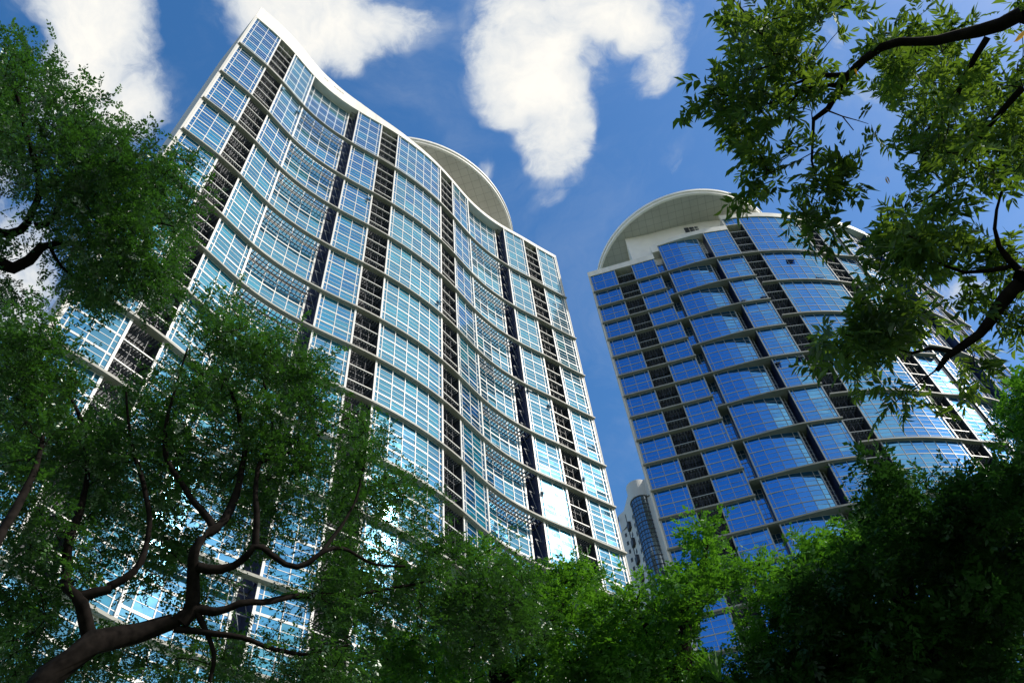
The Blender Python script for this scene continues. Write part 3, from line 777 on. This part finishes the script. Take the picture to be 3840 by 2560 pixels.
pg = MB(); x0, y0 = azp(7.3, 193); x1, y1 = azp(6.3, 199)
for f in np.linspace(0, 1, 5):
    x, y = x0 + (x1 - x0) * f, y0 + (y1 - y0) * f
    pg.box(x - .15, x + .15, y - .15, y + .15, HT - 6 + EYE, HT - 2 + EYE); pg.box(x - .12, x + .12, y - 3.5, y + 3, HT - 2 + EYE, HT - 1.7 + EYE)
for dz in (-3.9, -2.1):
    c = [(x0, y0 - 1), (x1, y1 - 1), (x1, y1 - .7), (x0, y0 - .7)]
    pg.hexa([(*p, HT + dz + EYE) for p in c] + [(*p, HT + dz + .25 + EYE) for p in c])
pg.build('roof_frame', M['far_dark'], apt)

# ------------------------------------------------------------------ trees
def at(vx, vy, dist):
    d = ray(vx, vy); d = d / np.linalg.norm(d); return d * dist + np.array([0, 0, EYE])
def tube(mb, pts, rads, k=7, bump=.06):
    """smooth tapered limb through the points"""
    pts = np.array(pts, float); rads = np.array(rads, float)
    n = len(pts); t = np.r_[0, np.cumsum(np.linalg.norm(np.diff(pts, axis=0), axis=1))]
    m_ = max(n, int(t[-1] / max(.12, rads.mean() * 2.5)) + 1); m_ = min(m_, n * 8)
    tt = np.linspace(0, t[-1], m_)
    if n > 2:
        ev = [nat(t, pts[:, j]) for j in range(3)]
        C = np.array([[e(x)[0] for e in ev] for x in tt])
    else:
        C = np.array([pts[0] + (pts[1] - pts[0]) * x / t[-1] for x in tt])
    R = np.interp(tt, t, rads)
    if bump:
        ph = rng.random(3) * 6
        C = C + (np.stack([np.sin(tt * 4.1 + ph[0]), np.sin(tt * 5.3 + ph[1]), np.sin(tt * 3.3 + ph[2])], 1) + .5 * np.stack([np.sin(tt * 11 + ph[1]), np.sin(tt * 9 + ph[2]), np.sin(tt * 13 + ph[0])], 1)) * (R * .38)[:, None]
    T = np.gradient(C, axis=0); T /= np.linalg.norm(T, axis=1)[:, None] + 1e-9
    ref = np.array([.3, .2, .93]); A = np.cross(T, ref); A /= np.linalg.norm(A, axis=1)[:, None] + 1e-9
    B = np.cross(T, A)
    ang = np.arange(k) * 2 * math.pi / k
    rj = 1 + bump * rng.normal(size=(m_, k)) + bump * 1.5 * np.sin(tt * 5 + 1.3)[:, None]
    V = C[:, None, :] + (R[:, None] * rj)[..., None] * (A[:, None, :] * np.cos(ang)[None, :, None] + B[:, None, :] * np.sin(ang)[None, :, None])
    i = np.arange(m_ - 1)[:, None] * k; j = np.arange(k)[None, :]
    Fq = np.stack([i + j, i + (j + 1) % k, i + k + (j + 1) % k, i + k + j], -1).reshape(-1, 4)
    mb.raw(V.reshape(-1, 3), Fq)
    return C
def in_poly(x, y, poly):
    r = False; n = len(poly)
    for i in range(n):
        x0, y0 = poly[i]; x1, y1 = poly[(i + 1) % n]
        if (y0 > y) != (y1 > y) and x < (x1 - x0) * (y - y0) / (y1 - y0) + x0: r = not r
    return r
def frond_template(npair, L, lw, ll, droop, ang=58):
    """pinnate leaf: unit along +X, up +Z; returns quads (m,4,3)"""
    Q = []
    for i in range(npair):
        s = (i + .7) / npair; x = L * s; z = -droop * s * s * L
        sc = (math.sin(math.pi * (.18 + .74 * s)) * .6 + .45)
        for sg in (-1, 1):
            a = rad(ang - 18 * s) * sg
            d = np.array([math.cos(a), math.sin(a), -.18]); d /= np.linalg.norm(d)
            p = np.array([-d[1], d[0], 0]) ; l_, w_ = ll * sc, lw * sc
            o = np.array([x, 0, z])
            Q.append([o, o + d * l_ * .45 + p * w_, o + d * l_, o + d * l_ * .55 - p * w_])
    o = np.array([L, 0, -droop * L]); d = np.array([1, 0, -.3]); p = np.array([0, 1, 0])
    Q.append([o, o + d * ll * .4 + p * lw, o + d * ll * .8, o + d * ll * .4 - p * lw])
    return np.array(Q)
def broad_template(npair, L, lw, ll):
    """compound leaf with few broad pointed leaflets, each folded along its midrib (two quads)"""
    Q = []
    def leaf(o, d):
        d = d / np.linalg.norm(d); p = np.cross([0, 0, 1.0], d); p /= np.linalg.norm(p); up = np.array([0, 0, 1.0])
        tip = o + d * ll - up * ll * .12
        for sg in (-1, 1):
            Q.append([o, o + d * ll * .30 + sg * p * lw * .95 + up * lw * .3, o + d * ll * .66 + sg * p * lw * .8 + up * lw * .2, tip])
    for i in range(npair):
        s = (i + .8) / (npair + .3)
        for sg in (-1, 1):
            a = rad(52) * sg; leaf(np.array([L * s, 0, -.1 * L * s * s]), np.array([math.cos(a), math.sin(a), -.15]))
    leaf(np.array([L, 0, -.1 * L]), np.array([1, 0, -.2]))
    return np.array(Q)
def rot_frames(axis, roll):
    """rows: X axis = axis, with roll about it; (n,3),(n,) -> (n,3,3) columns x,y,z"""
    X = axis / np.linalg.norm(axis, axis=1)[:, None]
    ref = np.tile([0, 0, 1.0], (len(X), 1)); Y = np.cross(ref, X); Y /= np.linalg.norm(Y, axis=1)[:, None] + 1e-6
    Z = np.cross(X, Y)
    c, s = np.cos(roll)[:, None], np.sin(roll)[:, None]
    Y2 = Y * c + Z * s; Z2 = -Y * s + Z * c
    return np.stack([X, Y2, Z2], -1)
def scatter(tmpl, pos, axis, roll, scale, tint_base, tint_j=.12):
    R = rot_frames(axis, roll)
    V = np.einsum('nij,mkj->nmki', R, tmpl)
    n, m_ = V.shape[:2]
    ll = np.linalg.norm(tmpl[0, 2] - tmpl[0, 0])
    wob = rng.normal(0, .12 * ll, (n, m_, 1, 3)); tw = rng.normal(0, .06 * ll, (n, m_, 1, 3))      # each leaflet bends and twists its own way
    V = V + wob * np.array([0, .5, 1, .5])[None, None, :, None] + tw * np.array([0, 1, 0, -1])[None, None, :, None]
    V = V * (scale[:, None] * rng.uniform(.75, 1.2, (n, m_)))[:, :, None, None] * 1.0 + pos[:, None, None, :]
    tint = np.clip(tint_base[:, None] + rng.normal(0, tint_j, (n, m_)), 0, 1).ravel()
    V = V.reshape(-1, 3); Fq = np.arange(len(V)).reshape(-1, 4)
    return V, Fq, tint
def sample_poly(poly, n, dmin, dmax, holes=(), clump=.15, inset=12):
    xs = [p[0] for p in poly]; ys = [p[1] for p in poly]; out = []
    tries = 0
    while len(out) < n and tries < 3000 + n * 60:
        tries += 1
        x = random.uniform(min(xs), max(xs)); y = random.uniform(min(ys), max(ys))
        if not in_poly(x, y, poly): continue
        ins = (inset if n > 60 else inset * .5) * (1 if tries < 400 or len(out) else max(0, 1 - tries / 1500))
        if not all(in_poly(x + dx, y + dy, poly) or min(x + dx, 2352 - x - dx, 1568 - y - dy) < 0 for dx, dy in ((ins, 0), (-ins, 0), (0, ins), (0, -ins))): continue
        skip = False
        for (hx, hy, hr, hp) in holes:
            if (x - hx) ** 2 + (y - hy) ** 2 < hr * hr and random.random() < hp: skip = True; break
        if skip: continue
        c = at(x, y, dmin + (dmax - dmin) * random.random())
        for q in range(random.choice((4, 5, 6, 7, 8)) if n > 30 else 1):
            out.append(c + np.clip(rng.normal(0, clump, 3), -1.5 * clump, 1.5 * clump) * (1, 1, .6))
    return np.array(out[:n])
def grow_twigs(mb, skel, tips, r0=.012, r1=.004, sag=.12, every=1):
    nodes = [np.array(p) for p in skel]; N_ = np.array(nodes)
    order = np.argsort([np.min(np.linalg.norm(N_ - t, axis=1)) for t in tips])
    allp = list(nodes); arr = np.array(allp)
    for c, i in enumerate(order):
        t = tips[i]
        dd = np.linalg.norm(arr - t, axis=1); j = int(np.argmin(dd))
        if dd[j] < .05: continue
        a = arr[j]; L = dd[j]
        if L > 4: arr = np.vstack([arr, t]); continue
        mid = (a + t) / 2 + rng.normal(0, .10 * L, 3) + np.array([0, 0, -sag * .2 * L])
        if c % every == 0:
            tube(mb, [a, mid, t], [r0 * (1 + .5 * L), (r0 + r1) / 2 * (1 + .3 * L), r1], k=4, bump=0)
        arr = np.vstack([arr, mid, t])
def tufts(tips, center_dir, template, per, scale, spread, mix_up=.25, tint_mu=.45, tint_sd=.22, jitter=.12, roll_sd=.5):
    """rosette of leaves at each twig tip"""
    n = len(tips)
    base = center_dir + rng.normal(0, .45, (n, 3)); base /= np.linalg.norm(base, axis=1)[:, None]
    pos = np.repeat(tips, per, 0) + np.clip(rng.normal(0, jitter, (n * per, 3)), -1.4 * jitter, 1.4 * jitter)
    ax = np.repeat(base, per, 0) + rng.normal(0, spread, (n * per, 3)); ax[:, 2] += mix_up * rng.random(n * per) - mix_up * .3
    ax[:, 2] *= .65
    P_ = tips * 2.1
    lf = np.sin(P_[:, 0] * 1.3 + 2 * np.sin(P_[:, 1] * .9)) * np.sin(P_[:, 1] * 1.7 + P_[:, 2] * 1.1) * np.sin(P_[:, 2] * 1.5 + 1.7 * np.sin(P_[:, 0]))
    tb = np.repeat(np.clip(rng.normal(tint_mu, tint_sd * .7, n) + .45 * lf, 0, 1), per) + rng.normal(0, .08, n * per)
    return scatter(template, pos, ax, rng.normal(0, roll_sd, n * per), scale * rng.uniform(.75, 1.2, n * per), tb)
def merge_build(name, parts, material, root):
    off = 0; Vs, Fs, Ts = [], [], []
    for V, Fq, t in parts:
        Vs.append(V); Fs.append(Fq + off); Ts.append(t); off += len(V)
    return mesh_obj(name, np.vstack(Vs), np.vstack(Fs), material, root, np.concatenate(Ts))
def limb(mb, path, d, r0, r1, k=9):
    """path of (x, y[, distance]) on the view"""
    P = [at(p[0], p[1], p[2] if len(p) > 2 else d) for p in path]
    return tube(mb, P, np.linspace(r0, r1, len(P)), k=k)
def jitter_skel(C, step=3): return [c for c in C[::step]]

FEATHER = frond_template(8, .18, .0105, .042, .3)
SMALL = frond_template(4, .14, .014, .062, .25, 50)
BROAD = broad_template(3, .14, .018, .084)

# --- big feathery tree, lower left
def big_tree():
    base = at(190, 1700, 8.6); base[2] = 0
    root = empty('feathery_tree', tuple(base), label='large feathery-leaved tree with dark forking limbs, in front of the left tower at lower left', cat='tree')
    tm = MB(); sk = []
    D = 9.0
    a = at(96, 1563, 8.6); b = at(228, 1478, 8.8)
    sk += list(tube(tm, [base, (base + a) / 2 + np.array([.1, .1, 0]), a, b, at(329, 1446, D), at(403, 1430, D)], [.26, .22, .13, .105, .095, .08], k=12))
    sk += list(limb(tm, [(403, 1430), (435, 1388), (446, 1308), (451, 1266), (494, 1213, 9.2), (540, 1130, 9.6), (563, 1053, 9.9), (557, 984, 10.2), (531, 905, 10.4), (509, 841, 10.5)], D, .075, .014))
    sk += list(limb(tm, [(451, 1298), (531, 1303), (563, 1287), (589, 1255), (637, 1287, 9.1), (701, 1295, 9.2), (743, 1266, 9.3), (796, 1260, 9.5), (850, 1290, 9.7), (930, 1300, 9.9)], D, .048, .012))
    sk += list(limb(tm, [(403, 1435), (451, 1404), (499, 1404), (531, 1388), (611, 1380, 9.2), (690, 1367, 9.4), (796, 1367, 9.7), (900, 1350, 10), (1000, 1330, 10.3)], D, .055, .012))
    sk += list(limb(tm, [(202, 1489), (186, 1388), (170, 1361), (154, 1308, 9.2), (159, 1239, 9.4), (190, 1150, 9.7), (200, 1050, 10), (180, 950, 10.3), (120, 850, 10.6)], 8.9, .065, .014))
    sk += list(limb(tm, [(176, 1370), (212, 1356), (255, 1348)], 8.95, .055, .04))
    sk += list(limb(tm, [(255, 1348), (300, 1320), (340, 1230, 9.2), (330, 1120, 9.5), (300, 1000, 9.8), (290, 900, 10)], 9.0, .04, .012))
    sk += list(limb(tm, [(589, 1255), (590, 1160, 9.3), (595, 1064, 9.7), (621, 1022, 9.9), (621, 937, 10.1), (600, 860, 10.3)], 9.1, .035, .01))
    sk += list(limb(tm, [(595, 1064), (680, 1030, 10), (760, 980, 10.3), (820, 950, 10.5)], 9.7, .022, .008))
    sk += list(limb(tm, [(494, 1213), (420, 1120, 9.5), (380, 1020, 9.9), (400, 900, 10.2), (430, 800, 10.4)], 9.2, .04, .01))
    sk += list(limb(tm, [(743, 1266), (800, 1180, 9.7), (830, 1100, 10), (840, 1040, 10.2)], 9.3, .022, .008))
    sk += list(limb(tm, [(451, 1404), (470, 1450), (490, 1500), (480, 1568)], 9.0, .03, .02))
    sk += list(limb(tm, [(-120, 1420, 7.9), (0, 1240, 8.2), (40, 1150, 8.6), (80, 1080, 8.9), (100, 1000, 9.2)], 9, .05, .02))
    sk += list(limb(tm, [(400, 1440), (560, 1470), (700, 1500, 9.3), (800, 1480, 9.6)], 9.0, .035, .01))
    skel = sk[::3]
    polys = [
        ([(0, 735), (90, 745), (160, 775), (160, 830), (180, 900), (170, 1000), (200, 1200), (120, 1300), (0, 1330)], 340, 9.0, 11.8, ()),
        ([(380, 705), (455, 705), (530, 720), (600, 755), (640, 790), (735, 830), (740, 860), (830, 905), (885, 965), (890, 1070), (930, 1110), (980, 1160), (900, 1190), (760, 1230),
          (640, 1230), (500, 1180), (420, 1200), (300, 1210), (200, 1200), (170, 1000), (240, 950), (320, 890), (390, 850), (400, 780)], 880, 9.6, 12.4,
         ((420, 770, 30, .9), (620, 1230, 60, .6), (300, 900, 40, .5), (330, 1180, 28, .8), (240, 960, 30, .6), (520, 1120, 50, .4), (700, 1200, 50, .6), (130, 950, 30, .6))),
        ([(980, 1165), (1050, 1240), (1120, 1270), (1180, 1330), (1240, 1420), (1180, 1500), (1060, 1500), (960, 1430), (860, 1420), (760, 1420), (700, 1330), (800, 1220), (900, 1190)], 430, 9.8, 12,
         ((850, 1270, 60, .75), (900, 1240, 50, .5), (760, 1360, 60, .5))),
        ([(0, 1330), (120, 1300), (200, 1330), (260, 1400), (420, 1460), (600, 1440), (760, 1440), (850, 1480), (850, 1568), (0, 1568)], 330, 9.2, 11.4,
         ((280, 1400, 60, .8), (140, 1380, 45, .7), (120, 1480, 40, .6), (620, 1500, 60, .6), (500, 1470, 50, .5), (320, 1500, 40, .6), (720, 1490, 40, .5))),
        ([(200, 1200), (500, 1180), (700, 1240), (860, 1300), (760, 1420), (600, 1400), (420, 1420), (260, 1380), (200, 1320)], 130, 9.5, 11.0,
         ((300, 1380, 60, .8), (500, 1250, 60, .6), (400, 1340, 60, .5), (560, 1340, 40, .6), (340, 1180, 26, .9))),
    ]
    tips = np.vstack([sample_poly(p, n_, a, b, h_) for (p, n_, a, b, h_) in polys])
    grow_twigs(tm, skel, tips, r0=.006, r1=.003, every=1)
    tr = tm.build('trunk', M['bark'], root, smooth=True)
    out = tips - np.mean(tips, 0); out[:, 2] += 1.0; out /= np.linalg.norm(out, axis=1)[:, None]
    merge_build('crown', [tufts(tips, out * .4, FEATHER, 9, 1.0, .8, tint_mu=.45, tint_sd=.25)], M['feather'], root)
big_tree()

def upper_left_tree():
    base = np.array([-12.5, 2.5, 0])
    root = empty('feathery_tree', tuple(base), label='feathery-leaved tree reaching in from the left edge, against the white cloud', cat='tree')
    tm = MB(); sk = []
    a = at(-260, 700, 12.2)
    tube(tm, [base, base * .9 + a * .1 + np.array([0, 0, 3]), a], [.3, .24, .14], k=10)
    sk += list(tube(tm, [a, at(-100, 625, 11.3), at(0, 612, 11), at(45, 612, 11), at(75, 572, 11), at(110, 562, 11), at(170, 560, 11.2), at(230, 575, 11.3)], [.14, .11, .085, .075, .06, .045, .03, .015], k=9))
    sk += list(limb(tm, [(-60, 500), (0, 535), (60, 520), (75, 480), (90, 440), (80, 380), (60, 300), (40, 220), (20, 150)], 11.2, .06, .015))
    sk += list(limb(tm, [(75, 520), (120, 500), (150, 440), (200, 380), (250, 330), (300, 360)], 11.2, .04, .012))
    sk += list(limb(tm, [(110, 562), (150, 620), (190, 650)], 11, .02, .008))
    sk += list(limb(tm, [(150, 440), (230, 450), (310, 440), (390, 390)], 11.2, .03, .01))
    sk += list(limb(tm, [(170, 560), (260, 540), (340, 510), (400, 520)], 11.2, .022, .008))
    polys = [
        ([(-40, 105), (30, 105), (75, 120), (108, 150), (95, 180), (140, 195), (170, 230), (225, 262), (275, 275), (285, 320), (330, 345), (400, 300), (418, 330), (405, 365), (448, 402), (425, 440),
          (435, 500), (405, 550), (425, 590), (415, 630), (372, 665), (300, 640), (230, 650), (150, 560), (130, 500), (60, 400), (-40, 480)], 560, 10.4, 13.0,
         ((75, 470, 38, .95), (30, 470, 30, .8), (290, 330, 16, .8), (20, 420, 20, .4))),
        ([(140, 560), (300, 600), (410, 640), (360, 700), (340, 760), (290, 745), (270, 700), (230, 735), (190, 700), (150, 620)], 85, 10.4, 12.2, ((250, 690, 22, .8), (190, 600, 20, .5))),
        ([(-40, 640), (20, 645), (42, 690), (20, 720), (-40, 720)], 18, 10.6, 11.4, ()),
        ([(-40, 480), (30, 540), (50, 580), (0, 600), (-40, 600)], 14, 10.8, 11.4, ((70, 580, 30, .9),)),
    ]
    tips = np.vstack([sample_poly(p, n_, a, b, h_) for (p, n_, a, b, h_) in polys])
    grow_twigs(tm, sk[::3], tips, r0=.006, r1=.003)
    tm.build('trunk', M['bark'], root, smooth=True)
    out = tips - np.mean(tips, 0); out[:, 2] += .8; out /= np.linalg.norm(out, axis=1)[:, None]
    merge_build('crown', [tufts(tips, out * .5, FEATHER, 9, 1.05, .75, tint_mu=.42)], M['feather'], root)
upper_left_tree()

def bushy_tree(label, base, trunk_paths, polys, matl, tmpl, per, scale, d_r=(.01, .003), jit=.12, twig=True, tint_mu=.5, inset=26):
    root = empty('bushy_tree', tuple(base), label=label, cat='tree')
    tm = MB(); sk = []
    for (pts, r0, r1) in trunk_paths:
        sk += list(tube(tm, pts, np.linspace(r0, r1, len(pts)), k=8))
    tips = np.vstack([sample_poly(p, n_, a, b, h_, clump=.13, inset=inset) for (p, n_, a, b, h_) in polys])
    if twig: grow_twigs(tm, sk[::2], tips, r0=d_r[0], r1=d_r[1], every=2)
    tm.build('trunk', M['bark'], root, smooth=True)
    out = tips - np.mean(tips, 0); out[:, 2] += 1.0; out /= np.linalg.norm(out, axis=1)[:, None]
    merge_build('crown', [tufts(tips, out * .5, tmpl, per, scale, .8, tint_mu=tint_mu, tint_sd=.25, jitter=jit)], matl, root)
b1 = at(1150, 1750, 12); b1[2] = 0
bushy_tree('fresh green small-leaved tree, bottom centre in front of the left tower base', b1,
    [([b1, b1 * .6 + at(1150, 1568, 12) * .4, at(1150, 1568, 12), at(1140, 1420, 12.5), at(1150, 1300, 13)], .2, .03), ([at(1150, 1568, 12), at(1280, 1420, 12.5), at(1320, 1320, 13)], .09, .02)],
    [([(1060, 1265), (1120, 1225), (1165, 1262), (1190, 1300), (1245, 1290), (1262, 1260), (1300, 1262), (1350, 1300), (1385, 1330), (1400, 1400), (1340, 1500), (1400, 1600), (820, 1600), (830, 1500), (960, 1430), (1080, 1400), (1060, 1320)], 620, 11.5, 15.5,
      ((1210, 1400, 26, .6), (900, 1530, 40, .3)))],
    M['bush'], SMALL, 11, 1.15)
b2 = at(1560, 1760, 12); b2[2] = 0
bushy_tree('light green small-leaved tree with a slender upright tip, before the foot of the blue tower', b2,
    [([b2, at(1560, 1568, 12), at(1580, 1400, 12.3), at(1615, 1290, 12.6), at(1625, 1200, 12.8)], .18, .01), ([at(1560, 1568, 12), at(1480, 1430, 12.5), at(1440, 1340, 13)], .08, .02)],
    [([(1380, 1345), (1430, 1330), (1500, 1355), (1550, 1320), (1600, 1290), (1660, 1280), (1720, 1300), (1700, 1380), (1640, 1400), (1600, 1430), (1600, 1500), (1640, 1600), (1340, 1600), (1330, 1500), (1390, 1400)], 430, 11.3, 14.5,
      ((1600, 1450, 25, .5),)),
     ([(1600, 1225), (1622, 1180), (1644, 1225), (1655, 1300), (1590, 1300)], 20, 12.3, 12.8, ()),
     ([(1700, 1300), (1760, 1245), (1790, 1240), (1830, 1262), (1870, 1225), (1935, 1215), (1960, 1230), (1960, 1300), (1800, 1400), (1780, 1500), (1720, 1540), (1690, 1440), (1720, 1380)], 160, 11.5, 14, ())],
    M['bush'], SMALL, 11, 1.15, tint_mu=.6)
b3 = at(2150, 1800, 11); b3[2] = 0
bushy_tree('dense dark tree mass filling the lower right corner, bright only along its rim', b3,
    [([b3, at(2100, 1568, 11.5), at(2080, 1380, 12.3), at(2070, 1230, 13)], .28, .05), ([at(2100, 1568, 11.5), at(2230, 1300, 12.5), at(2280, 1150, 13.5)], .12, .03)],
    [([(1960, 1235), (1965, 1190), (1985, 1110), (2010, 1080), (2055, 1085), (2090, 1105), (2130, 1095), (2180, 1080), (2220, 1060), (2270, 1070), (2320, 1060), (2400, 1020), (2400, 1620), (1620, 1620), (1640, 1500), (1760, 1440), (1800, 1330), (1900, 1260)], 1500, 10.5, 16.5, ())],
    M['shadeleaf'], SMALL, 12, 1.35, twig=False, tint_mu=.45)
b4 = at(2500, 1500, 12); b4[2] = 0
bushy_tree('green tree standing at the right edge, partly hiding the end of the blue tower', b4,
    [([b4, at(2450, 1300, 12), at(2400, 1100, 12.3), at(2360, 950, 12.8)], .2, .03)],
    [([(2330, 850), (2350, 822), (2440, 800), (2460, 1100), (2360, 1090), (2330, 1020), (2310, 960), (2325, 920), (2312, 880)], 170, 11.5, 14.5, ())],
    M['bush'], SMALL, 11, 1.1, tint_mu=.3)

# --- overhanging broad-leaved tree, upper right
def broad_tree():
    base = np.array([9.5, 4.0, 0])
    root = empty('broadleaf_tree', tuple(base), label='broad-leaved tree overhanging the upper right corner with backlit yellow-green leaves', cat='tree')
    tm = MB(); sk = []
    top = at(2700, 500, 8.0); fork = at(2620, 700, 7.6)
    tube(tm, [base, base * .5 + fork * .5 + np.array([.3, 0, 0]), fork, top], [.22, .18, .14, .11], k=12)
    D = 6.6
    tube(tm, [top, at(2480, 20, D + .6), at(2352, 32, D + .2)], [.09, .065, .05], k=9)
    sk += list(limb(tm, [(2352, 32), (2287, 60), (2199, 81), (2128, 91), (2023, 109), (1988, 134), (1953, 165), (1925, 204), (1896, 253), (1868, 274)], D + .2, .045, .017))
    sk += list(limb(tm, [(1868, 274), (1867, 316), (1865, 373), (1879, 422), (1903, 453)], D, .012, .004, 6))
    sk += list(limb(tm, [(1950, 170), (1896, 172), (1847, 186), (1798, 207), (1770, 239)], D, .018, .005, 6))
    sk += list(limb(tm, [(1932, 192), (1833, 214), (1818, 225), (1815, 290)], D, .013, .004, 6))
    sk += list(limb(tm, [(1837, 179), (1791, 141), (1742, 70), (1686, 0)], D, .014, .006, 6))
    sk += list(limb(tm, [(1770, 239), (1700, 225), (1640, 215)], D, .008, .003, 5))
    sk += list(limb(tm, [(1791, 145), (1700, 165), (1620, 160)], D, .008, .003, 5))
    sk += list(limb(tm, [(1868, 350), (1800, 385), (1760, 400)], D, .004, .002, 4))
    sk += list(limb(tm, [(1896, 253), (1930, 265), (1960, 300)], D, .006, .003, 4))
    sk += list(limb(tm, [(2269, 88), (2216, 183), (2188, 246), (2128, 299)], D + .4, .022, .008))
    sk += list(limb(tm, [(2352, 200), (2300, 260), (2240, 330), (2180, 420), (2100, 470)], D + .6, .025, .006))
    tube(tm, [fork, at(2450, 620, 7.0), at(2352, 645, 6.7)], [.10, .07, .055], k=9)
    sk += list(limb(tm, [(2352, 645), (2320, 685), (2292, 722), (2255, 762), (2210, 795), (2190, 807), (2160, 832), (2150, 850)], D + .1, .05, .018))
    sk += list(limb(tm, [(2185, 805), (2140, 800), (2097, 812), (2060, 802), (2022, 787), (1980, 760), (1940, 770)], D, .016, .005, 6))
    sk += list(limb(tm, [(2352, 630), (2310, 590), (2287, 552), (2285, 500), (2300, 440)], D + .3, .026, .008))
    sk += list(limb(tm, [(2322, 610), (2272, 620), (2210, 625), (2150, 600), (2090, 560)], D + .3, .018, .006))
    sk += list(limb(tm, [(2150, 850), (2110, 880), (2060, 920), (2030, 950)], D, .006, .003, 5))
    polys = [
        ([(1670, 0), (1720, 0), (1750, 40), (1800, 60), (1830, 110), (1800, 150), (1740, 160), (1700, 90), (1650, 50)], 20, D - .4, D + .6, ()),
        ([(1680, 0), (2000, 0), (1985, 20), (1960, 70), (1925, 110), (1880, 110), (1830, 120), (1790, 130), (1740, 60)], 22, D - .4, D + 1.2, ()),
        ([(1600, 135), (1630, 135), (1660, 140), (1700, 160), (1790, 200), (1790, 260), (1740, 330), (1700, 350), (1660, 375), (1640, 370), (1660, 340), (1690, 300), (1660, 250), (1620, 235), (1610, 190)], 27, D - .4, D + .5, ((1640, 300, 34, .9), (1690, 190, 18, .6))),
        ([(1700, 340), (1790, 350), (1840, 400), (1780, 405), (1700, 395)], 14, D - .2, D + .3, ()),
        ([(1780, 130), (1870, 110), (1950, 120), (1960, 200), (1900, 260), (1830, 280), (1790, 240)], 15, D - .2, D + .5, ()),
        ([(1880, 340), (1950, 360), (1965, 400), (1930, 420), (1880, 390)], 8, D - .2, D + .2, ()),
        ([(1940, 255), (1990, 280), (2000, 310), (1950, 310)], 4, D - .2, D + .2, ()),
        ([(1820, 455), (1880, 450), (1970, 450), (1960, 475), (1890, 510), (1850, 480)], 13, D - .2, D + .2, ()),
        ([(1965, 130), (1985, 90), (2050, 60), (2060, 0), (2400, 0), (2400, 500), (2300, 500), (2230, 470), (2130, 520), (2060, 560), (2000, 440), (2010, 350), (1990, 300), (2070, 280), (2030, 220), (1985, 200)], 190, D + .25, D + 3.0,
         ((2090, 190, 14, .5), (2150, 320, 14, .5), (2270, 470, 30, .6))),
        ([(2010, 535), (2080, 500), (2200, 520), (2300, 560), (2400, 500), (2400, 560), (2290, 640), (2230, 690), (2200, 620), (2090, 640), (2050, 600), (2000, 590)], 62, D - .3, D + 1.3, ((2300, 590, 28, .9), (2240, 560, 20, .5))),
        ([(1885, 720), (1950, 690), (2040, 660), (2120, 650), (2200, 650), (2270, 700), (2220, 740), (2230, 790), (2150, 800), (2100, 840), (2040, 870), (1990, 870), (1920, 860), (1885, 800)], 48, D - .5, D + 1.0, ((2140, 830, 50, .9), (2080, 790, 24, .5), (2200, 760, 40, .7))),
        ([(2290, 700), (2352, 660), (2352, 780), (2310, 770)], 12, D, D + .6, ()),
        ([(2020, 900), (2100, 885), (2130, 900), (2080, 960), (2030, 960)], 4, D - .2, D + .2, ()),
        ([(2200, 820), (2270, 800), (2290, 860), (2230, 860)], 4, D - .2, D + .6, ()),
    ]
    tips = np.vstack([sample_poly(p, n_, a, b, h_, clump=.12, inset=44) for (p, n_, a, b, h_) in polys])
    grow_twigs(tm, sk[::2], tips, r0=.0045, r1=.002)
    tm.build('trunk', M['bark'], root, smooth=True)
    out = tips - np.mean(tips, 0); out[:, 2] += .4; out /= np.linalg.norm(out, axis=1)[:, None]
    merge_build('crown', [tufts(tips, out * .4, BROAD, 4, 1.0, .8, tint_mu=.45, tint_sd=.28, jitter=.07, roll_sd=.6)], M['broad'], root)
    yt = np.array([at(2318, 92, D - .4), at(1968, 150, D - .3), at(2040, 400, D)])
    yp = scatter(BROAD[:2] * 1.0, yt, rng.normal(0, 1, (3, 3)), rng.normal(0, .4, 3), np.array([1.2, .7, .8]), np.full(3, .6))
    mesh_obj('yellow_leaf', yp[0], yp[1], M['yellow'], root, yp[2])
broad_tree()

# small strap-leaved plant at the bottom
def spiky():
    c = at(1655, 1568, 11.0); base = c.copy(); base[2] = 0
    root = empty('dracaena_plant', tuple(base), label='spiky strap-leaved plant poking up among the bushes at the bottom edge', cat='plant')
    tm = MB(); tube(tm, [base, (base + c) / 2 + np.array([.1, 0, 0]), c], [.06, .05, .04], k=7); tm.build('stem', M['bark'], root, smooth=True)
    q = MB()
    for i in range(34):
        a = random.uniform(0, 6.283); e = random.uniform(.5, 1.5); L = random.uniform(.35, .6)
        d = np.array([math.cos(a) * math.cos(e), math.sin(a) * math.cos(e), math.sin(e)]); s_ = np.cross(d, [0, 0, 1.0]); s_ = s_ / np.linalg.norm(s_) * .014
        m1 = c + d * L * .55; tip = c + d * L - np.array([0, 0, .25 * L * math.cos(e)])
        q.quad([c - s_ * .6, c + s_ * .6, m1 + s_, m1 - s_], random.random()); q.quad([m1 - s_, m1 + s_, tip + s_ * .15, tip - s_ * .15], random.random())
    q.build('crown', M['bush'], root, tint=True)
spiky()

scene.cycles.max_bounces = 6
scene.cycles.transparent_max_bounces = 4
